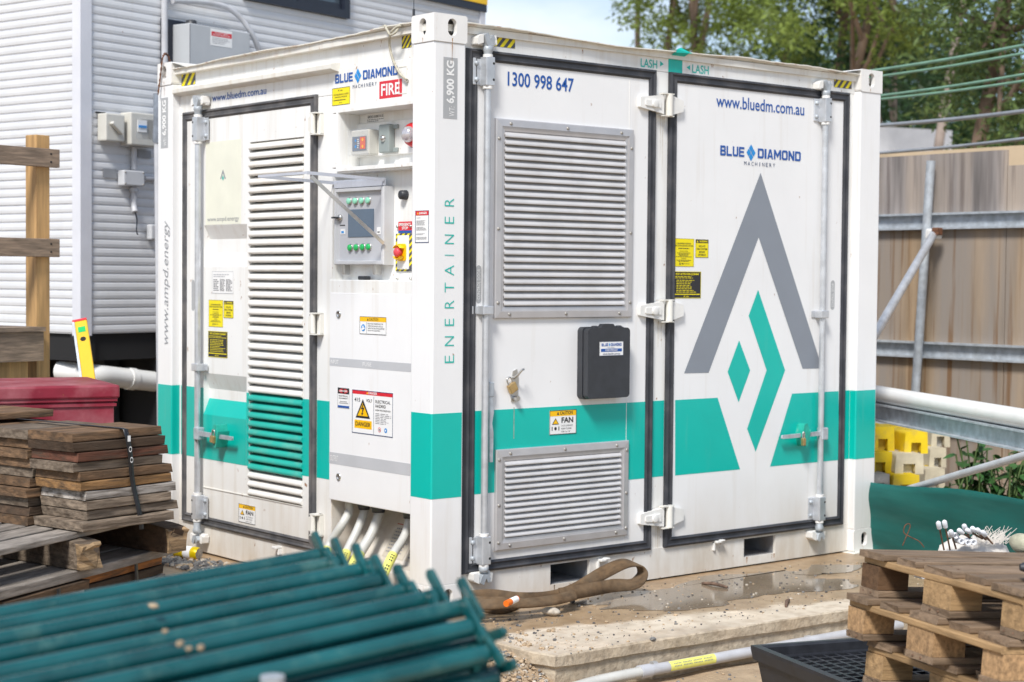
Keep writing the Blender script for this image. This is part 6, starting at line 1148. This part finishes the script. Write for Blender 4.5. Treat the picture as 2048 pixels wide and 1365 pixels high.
# bag of white capped pins
M('bag_cloth', (.66, .62, .57), .9, var=.12, scale=12, bump=.02, bscale=20); M('cap_white', (.78, .79, .82), .4, var=.04); M('rust_steel', (.22, .13, .08), .75, var=.3, scale=50)
dB = 6.9; bc_ = at(1945, 1110, dB); t = thing('rag_bag', 'torn white woven bag bulging around the capped steel pins', 'bag', (bc_.x, bc_.y, -.17)); m = MB()
rr = []
for j, (z, q) in enumerate(((-.17, 1.05), (.0, 1.1), (.2, 1.05), (bc_.z - .02, .95), (bc_.z + .03, .8), (bc_.z + .065, .4), (bc_.z + .055, .05))): rr.append([Vector((bc_.x, bc_.y, z)) + RT * (q * .15 * math.cos(a) * (1 + .15 * math.sin(a * 5 + j))) + Vector((FW.x, FW.y, 0)) * (q * .11 * math.sin(a) * (1 + .15 * math.cos(a * 4 + j * 2))) + Vector((0, 0, .012 * math.sin(a * 7 + j))) for a in [2 * math.pi * i / 36 for i in range(36)]])
m.rings(rr, True, True); m.build('sack', 'bag_cloth', t); m = MB()
for i in range(130): a = at(rnd.uniform(1955, 2012), rnd.uniform(1072, 1092), dB - .08); m.tube([a, a + RT * rnd.uniform(-.03, .05) + Vector((0, 0, rnd.uniform(0, .045)))], .0012, 4)
m.build('frayed_threads', 'bag_cloth', t, kind='stuff')
PINS = [(1878, 1052, 1888, 1100), (1890, 1050, 1900, 1100), (1903, 1068, 1912, 1098), (1930, 1056, 1940, 1078), (1922, 1064, 1952, 1085), (1938, 1063, 1965, 1078), (1948, 1060, 1972, 1080), (1958, 1063, 1980, 1082), (1968, 1068, 1985, 1088)]
for i, (x0, y0, x1, y1) in enumerate(PINS):
    a = at(x0, y0, dB - .16); c = at(x1, y1, dB - .10); ax = (a - c).normalized(); t = thing('steel_pin', ('leftmost rusty pin with a white cap, standing upright', 'second standing white capped pin from the left', 'shorter white capped pin right of the two standing ones')[i] if i < 3 else 'white capped rusty pin lying on the torn bag, %s from the left' % ('first', 'second', 'third', 'fourth', 'fifth', 'sixth')[i - 3], 'pin', c, 'white capped pins standing' if i < 3 else 'white capped pins lying')
    MB().tube([c, a], .004, 6).build('rod', 'rust_steel', t); MB().tube([a - ax * .012, a, a + ax * .016, a + ax * .022], [.0095, .0098, .0098, .004], 12).build('cap', 'cap_white', t)
for i, (x, y) in enumerate(((1924, 1083), (1937, 1086), (1948, 1085), (1848, 1152), (1912, 1072))):
    dd = dB - .15 if i != 3 else 5.95; a = at(x, y, dd); ax = -FW + RT * .3; ax.normalize(); f = Frame(a, RT, UP, ax); t = thing('steel_pin', ('white ferrule poking from the bag, left of the lower three', 'white ferrule in the middle of the lower three in the bag', 'white ferrule rightmost of the lower three in the bag', 'white ferrule seen between the blocks of the top pallet', 'white ferrule above the lower three, against the standing pins')[i], 'ferrule', a, None if i == 3 else 'ferrules in the bag')
    MB().turn(f, 0, 0, [(-.05, .0125), (0, .0125), (.001, .012), (.001, .0075), (-.02, .007), (-.02, .0005)], 16).build('ferrule', 'cap_white', t)
m = MB(); pts = [at(1805, 1092, 7.0), at(1812, 1075, 7.0), at(1820, 1055, 7.0), at(1818, 1048, 7.0), at(1810, 1052, 7.), at(1808, 1066, 7.), at(1822, 1075, 7.), at(1838, 1083, 7.), at(1848, 1095, 7.)]; tag(rebase(MB().tube(curve_tube(pts, 1), .0022, 6).build('wire_loop', 'rusty_wire')), 'thin rusty wire loop standing in front of the shade cloth', 'wire')
# ================================================================ PALLETS (right foreground)
HA, HP = R_(-18), R_(74); A2 = Vector((math.cos(HA), math.sin(HA), -.070)).normalized(); B2 = -Vector((math.cos(HP), math.sin(HP), 0)); V2 = A2.cross(B2); V2 = V2 if V2.z > 0 else -V2
def wood2(name, col): M(name, col, .8, var=.14, scale=6, stretch=(1, 5, 7), streak=(7, (.8, 6, 8), tuple(c * .4 for c in col), .47, .70, .7), bump=.03, rust=.4, bscale=24, rnd_v=.22, spec=.3, obj=True)
wood2('pallet_top', (.25, .175, .115)); wood2('pallet_side', (.42, .27, .135)); wood2('pallet_dark', (.15, .085, .045))
M('chipboard', (.42, .26, .13), .9, var=.22, scale=70, bump=.02, bscale=90, obj=True, rnd_v=.15)
def pallet(corner, label, ang=0, seed=0):
    q = Quaternion((0, 0, 1), ang); fr = Frame(corner, q @ A2, V2, q @ B2); t = thing('pallet', label, 'pallet', corner - V2 * .144, 'stacked wooden pallets')
    for i, (b0, w_) in enumerate(((0, .13), (.165, .10), (.32, .145), (.50, .10), (.655, .145))): plank(t, fr, rnd.uniform(-.012, .02) + (.02 if i in (1, 3) else 0), 1.2, -.022, 0, b0, b0 + w_, 'pallet_top', 'deck_board', .003)
    for a in (.0, .52, 1.055): 
        f2 = Frame(fr.P(a, 0, 0), fr.N, fr.V, -fr.U); plank(t, f2, 0.004, .80, -.044, -.0225, -.145, -.004, 'pallet_side', 'cross_board', .002)
    for bi, (b0, w_) in enumerate(((.0, .1), (.3275, .145), (.70, .1))):
        for a in (.0, .53, 1.055):
            mt = 'pallet_dark' if (seed == 0 and bi == 0) else ('chipboard' if seed == 1 else 'pallet_side'); plank(t, fr, a + .006, a + .125, -.122, -.0445, b0 + .005, b0 + w_, mt, 'block', .001, .002)
        plank(t, fr, 0.0, 1.2, -.144, -.1225, b0, b0 + w_, 'pallet_top', 'bottom_board', .003)
    m = MB(); up = Frame(fr.o, fr.U, fr.N, fr.V); sf = Frame(fr.o, fr.N, fr.V, -fr.U)
    for b0, w_ in ((0, .13), (.165, .10), (.32, .145), (.50, .10), (.655, .145)):
        for a in (.06, .58, 1.11):
            for q in (.3, .7): m.cyl(up, a + rnd.uniform(-.02, .02), b0 + w_ * q + rnd.uniform(-.01, .01), .0, .0012, .0042, 8)
    for b0 in (.05, .40, .75):
        for q in (-.02, .02): m.cyl(sf, b0 + q, -.133, -.003, .0015, .004, 8)
    m.build('nails', 'rust_steel', t, kind='stuff')
    return t
c1 = at(1722, 1098, 5.7); pallet(c1, 'top pallet of the stack, with a dark stained corner block', 0, 0)
c2 = c1 - V2 * .1455 - A2 * .035 - B2 * .01; pallet(c2, 'second pallet of the stack, with bright chipboard blocks', R_(-1.2), 1)
c3 = c2 - V2 * .1455 + A2 * .055 + B2 * .04; pallet(c3, 'third pallet of the stack, resting on the black spill tray', R_(1), 2)
# black bottle on the top pallet, cobble
a = onz(2040, 1135, c1.z + .03); tag(rebase(MB().tube([a, a + RT * .02, a + RT * .12], [.010, .018, .018], 12).build('torch', 'black_plastic')), 'black cylindrical torch at the right edge of the top pallet', 'torch')
m = MB(); p = at(2046, 1088, 6.3); rock_mesh(m, p, .07); o = rebase(m.build('sandbag', 'sand_cloth')); M('sand_cloth', (.48, .46, .34), .9, var=.15, scale=30); s_ = o.modifiers.new('subdivision', 'SUBSURF'); s_.levels = s_.render_levels = 2; tag(o, 'pale khaki sandbag behind the top pallet at the right edge', 'sandbag')
# spill tray with grate
zT = (c3 - V2 * .1455).z - .0; TRc = onz(1506, 1291, zT); TA = Vector((math.cos(R_(-20)), math.sin(R_(-20)), 0)); TB = -Vector((math.cos(R_(72)), math.sin(R_(72)), 0)); TF = Frame(TRc, TA, TB, (0, 0, 1))
M('tray_plastic', (.022, .024, .030), .42, var=.2, scale=20, streak=(30, (1, 1, 1), (.30, .29, .27), .72, .82, .7), bump=.006, bscale=50)
t = thing('spill_tray', 'black plastic spill tray with a grate floor under the pallets', 'tray', TF.P(.6, .6, -.16)); MB().frame(TF, 0, 1.3, 0, 1.3, [(.03, -.16), (.012, -.05), (0, -.05), (-.006, -.012), (-.006, 0), (.02, .002), (.03, -.006), (.035, -.035), (.055, -.037)]).box(TF, .03, 1.27, .03, 1.27, -.16, -.15).build('tray_wall', 'tray_plastic', t)
m = MB(); k = 24; s0_ = .055; e_ = 1.245; st_ = (e_ - s0_) / k
for i in range(k + 1): m.box(TF, s0_ + i * st_ - .006, s0_ + i * st_ + .006, s0_, e_, -.055, -.038); m.box(TF, s0_, e_, s0_ + i * st_ - .006, s0_ + i * st_ + .006, -.0552, -.0375)
m.build('grate', 'tray_plastic', t, kind='stuff')
tag(rebase(MB().box(TF, -.12, 1.2, .1, .9, -.22, -.165).build('plywood_base', 'plywood_base')), 'pale plywood offcut under the spill tray', 'plywood'); M('plywood_base', (.50, .38, .24), .8, var=.15, scale=5)
# conduit along the slab foot
zc_ = -.115; pts = [onz(x, y, zc_) for x, y in ((1800, 1250), (1698, 1268.6), (1508, 1303.2), (1398, 1323.2), (1300, 1341))]; t = thing('ground_conduit', 'grey conduit with a yellow label running along the foot of the slab', 'conduit', pts[2])
MB().tube(pts, .0225, 16).build('pipe', 'conduit_grey', t); MB().tube([onz(1300, 1341, zc_), onz(1278, 1345, zc_)], .027, 16).build('coupling', 'conduit_grey', t); ribbed([onz(1282, 1345, zc_), onz(1240, 1353, zc_ - .004), onz(1190, 1364, zc_ - .012), onz(1120, 1384, zc_ - .02)], .0225, 'flexible_section', 'conduit_white', t)
a, c = pts[3] + (pts[2] - pts[3]) * .24, pts[3].lerp(pts[4], .65); tn = (c - a).normalized(); s_ = tn.cross((CAM - a).normalized()).normalized(); f_ = s_.cross(tn).normalized(); f_ = f_ if f_.dot(CAM - a) > 0 else -f_
def wrap(p, r, a0, a1): return [p + (f_ * math.cos(R_(q)) + s_ * math.sin(R_(q))) * r for q in range(a0, a1 + 1, 10)]
MB().rings([wrap(a, .0238, -50, 60), wrap(c, .0238, -50, 60)], False, False).build('conduit_label', 'label_yellow', t); m = MB()
for i in range(26):
    if i % 7 == 6: continue
    for q in (-10, 16): p0 = a.lerp(c, .08 + i * .033); p1 = a.lerp(c, .08 + i * .033 + .020); w0 = wrap(p0, .0246, q, q + 10); w1_ = wrap(p1, .0246, q, q + 10); m.add([w0[0], w0[1], w1_[1], w1_[0]], [(0, 1, 2, 3)])
m.build('label_print', 'print_grey', t, kind='stuff')
for x, y in ((1303, 1335), (1612, 1283)):
    p = onz(x, y, zc_); MB().tube([p, p - (pts[2] - pts[1]).normalized() * .022], .0245, 14).build('saddle_clip', 'galv', t); f2 = Frame(p + Vector((0, .03, .02)), (1, 0, 0), (0, 0, 1), (0, -1, 0)); MB().prism(f2, [(-.012, -.02), (.012, -.02), (.012, .03), (.006, .042), (-.006, .042), (-.012, .03)], 0, .003).build('clip_tab', 'galv', t)
# foot pad under the right corner, gusset plates
MB().prism(RF, [(CW - .20, -.03), (CW + .01, -.03), (CW + .01, .0), (CW - .215, .0)], -.16, .035).build('corner_pad', 'cream_paint', C, bev=.008)
MB().add([(CW - .36, .0, 2.518), (CW - .178, .0, 2.552), (CW - .178, .16, 2.552), (CW - .36, .16, 2.518)], [(0, 1, 2, 3)]).build('corner_gusset', 'cream_paint', C); MB().add([(.0, CD - .30, 2.518), (.0, CD - .162, 2.552), (.16, CD - .162, 2.552), (.16, CD - .30, 2.518)], [(0, 3, 2, 1)]).build('corner_gusset', 'cream_paint', C)
# ================================================================ TREES
def leafmat(name, col, tr):
    m = bpy.data.materials.new(name) if name not in MAT else MAT[name]; MAT[name] = m; m.use_nodes = True; t = m.node_tree; t.nodes.clear(); l = t.links.new; o = N(t, 'ShaderNodeOutputMaterial'); g = N(t, 'ShaderNodeNewGeometry'); r = N(t, 'ShaderNodeValToRGB')
    e = r.color_ramp.elements; e[0].color = tuple(c * .55 for c in col) + (1,); e[1].color = tuple(min(1, c * 1.5) for c in col[:1]) + tuple(c * 1.45 for c in col[1:]) + (1,); l(g.outputs['Random Per Island'], r.inputs[0])
    b = N(t, 'ShaderNodeBsdfPrincipled'); b.inputs['Roughness'].default_value = .5; l(r.outputs[0], b.inputs['Base Color']); tn = N(t, 'ShaderNodeBsdfTranslucent'); l(r.outputs[0], tn.inputs[0]); x = N(t, 'ShaderNodeMixShader'); x.inputs[0].default_value = tr; l(b.outputs[0], x.inputs[1]); l(tn.outputs[0], x.inputs[2]); l(x.outputs[0], o.inputs[0])
leafmat('gum_leaf', (.20, .27, .055), .5); leafmat('gum_leaf_olive', (.12, .18, .055), .45); leafmat('wood_leaf', (.042, .092, .03), .4)
M('gum_bark', (.17, .115, .08), .85, var=.3, scale=3, stretch=(1, 1, .3), streak=(2.5, (1, 1, .3), (.28, .21, .16), .5, .7, .6)); M('pale_bark', (.27, .22, .19), .8, var=.2, scale=3)
def leaves(m, c, R, n, size, droop=.5):
    for i in range(n):
        d = Vector((rnd.gauss(0, 1), rnd.gauss(0, 1), rnd.gauss(0, .8))).normalized() * (rnd.random() ** .45); p = Vector(c) + Vector((d.x * R[0], d.y * R[1], d.z * R[2]))
        a = Vector((rnd.uniform(-1, 1), rnd.uniform(-1, 1), -rnd.uniform(0, 1.6) * droop)).normalized(); b_ = a.cross(Vector((rnd.uniform(-1, 1), rnd.uniform(-1, 1), rnd.uniform(-1, 1)))).normalized(); s_ = size * rnd.uniform(.7, 1.3)
        m.add([p, p + a * s_ * .5 + b_ * s_ * .17, p + a * s_, p + a * s_ * .5 - b_ * s_ * .17], [(0, 1, 2, 3)])
def tree(px, dist, lean, hgt, crown, label, leafm='gum_leaf', bark='gum_bark', r=.16, size=.16, seed=1, trunkn=1, nclump=60, nleaf=110, rc=(.55, .5)):
    base = at(px, 562, dist); base.z = -.2; t = thing('gum_tree', label, 'tree', base); tr = MB(); tips = []; rnd.seed(seed)
    (cx, cz, rx, rz) = crown   # crown centre: lateral offset, height, radii
    ctr = base + RT * cx + Vector((0, 0, cz)); top = base + RT * lean + Vector((0, 0, hgt)); pth = curve_tube([base, base.lerp(top, .35) + RT * rnd.uniform(-.3, .3), base.lerp(top, .7) + RT * rnd.uniform(-.3, .3), top], 1, sub=5); n = len(pth)
    tr.tube(pth, r, 10, rf=lambda i, nn: r * .75 * (1 - .75 * i / nn)); cr = MB()
    for i in range(nclump):
        d = Vector((rnd.gauss(0, 1), rnd.gauss(0, 1), rnd.gauss(0, 1))).normalized() * (rnd.random() ** .4); p = ctr + RT * d.x * rx + Vector((FW.x, FW.y, 0)) * d.y * rx + Vector((0, 0, d.z * rz)); q = rnd.uniform(.6, 1.25)
        leaves(cr, p, (rc[0] * q, rc[0] * q, rc[1] * q * .75), int(nleaf * q * q), size)
        if i % 5 == 0:
            k = int(n * rnd.uniform(.3, .9)); s0 = pth[k]
            if (p - s0).length < rx * 1.6: tr.tube(curve_tube([s0, s0.lerp(p, .5) + Vector((0, 0, -.15 + rnd.uniform(-.2, .3))), p], 1, sub=4), r * .3, 6, rf=lambda i, nn: r * .34 * (1 - .75 * i / nn))
    tr.build('trunk', bark, t); cr.build('crown', leafm, t); return t
tree(1290, 34, .6, 9.5, (.2, 7.9, 1.5, 2.1), 'gum tree with sparse yellow green foliage nearest the open sky', seed=3, nclump=62, nleaf=100, size=.14, rc=(.42, .36))
tree(1420, 32, -.8, 10, (-.1, 7.6, 1.6, 2.2), 'gum tree with several thin brown limbs above the lashing mark', seed=5, nclump=75, nleaf=105, size=.14, rc=(.42, .36))
tree(1505, 33, .5, 9, (.3, 7.3, 1.3, 2.2), 'slender gum tree left of the leaning trunk', seed=8, nclump=50, nleaf=100, size=.14, rc=(.42, .36), r=.12)
tree(1590, 29, 1.9, 10, (.8, 7.0, 2.0, 2.2), 'gum tree with a reddish brown trunk leaning right', seed=11, nclump=80, r=.17, nleaf=110, size=.14, rc=(.5, .42))
tree(1700, 31, -.3, 11, (.0, 7.6, 1.6, 2.8), 'dense dark gum tree behind the right end of the container', seed=14, nclump=90, nleaf=120, leafm='wood_leaf', size=.15)
tree(1826, 26, .9, 10, (.4, 7.4, 1.2, 1.8), 'pale barked gum with a straight trunk above the pale shed', seed=17, bark='pale_bark', nclump=45, nleaf=100, r=.13, size=.13, rc=(.45, .38))
tree(1960, 19, .2, 7, (.35, 4.6, 1.15, 1.75), 'olive green bushy tree filling the right edge above the hoarding', seed=21, leafm='gum_leaf_olive', nclump=90, nleaf=120, size=.10, rc=(.38, .32))
tree(1785, 36, -.4, 10, (.0, 6.5, 1.2, 2.4), 'thin pink grey trunked tree just right of the container post', seed=24, bark='pale_bark', nclump=50, nleaf=100, r=.12, leafm='wood_leaf')
tree(1160, 45, .3, 7.5, (.2, 6.4, .7, .5), 'small distant treetop just above the container roof edge', seed=27, nclump=22, nleaf=80, r=.1, size=.14, rc=(.4, .25))
tree(1260, 40, .3, 12, (-.6, 9.3, 1.6, .9), 'overhanging gum branches at the top of the picture against the sky', seed=29, nclump=40, nleaf=85, r=.15, size=.14, rc=(.4, .3))
rnd.seed(99); m = MB()
for i in range(520):
    px_ = rnd.uniform(1385, 2330); d = rnd.uniform(42, 58); hmax = 8.6 if px_ > 1560 else 5.4 + (px_ - 1385) / 175 * 2.6; p = at(px_, 562, d); p.z = rnd.uniform(.4, hmax * d / 50 + .5 * math.sin(px_ * .03)); q = rnd.uniform(.7, 1.5); leaves(m, p, (q, q, q * .75), 95, .30)
tag(m.build('wood_beyond', 'wood_leaf'), 'dark mass of woodland foliage behind the separate gum trees', kind='stuff')
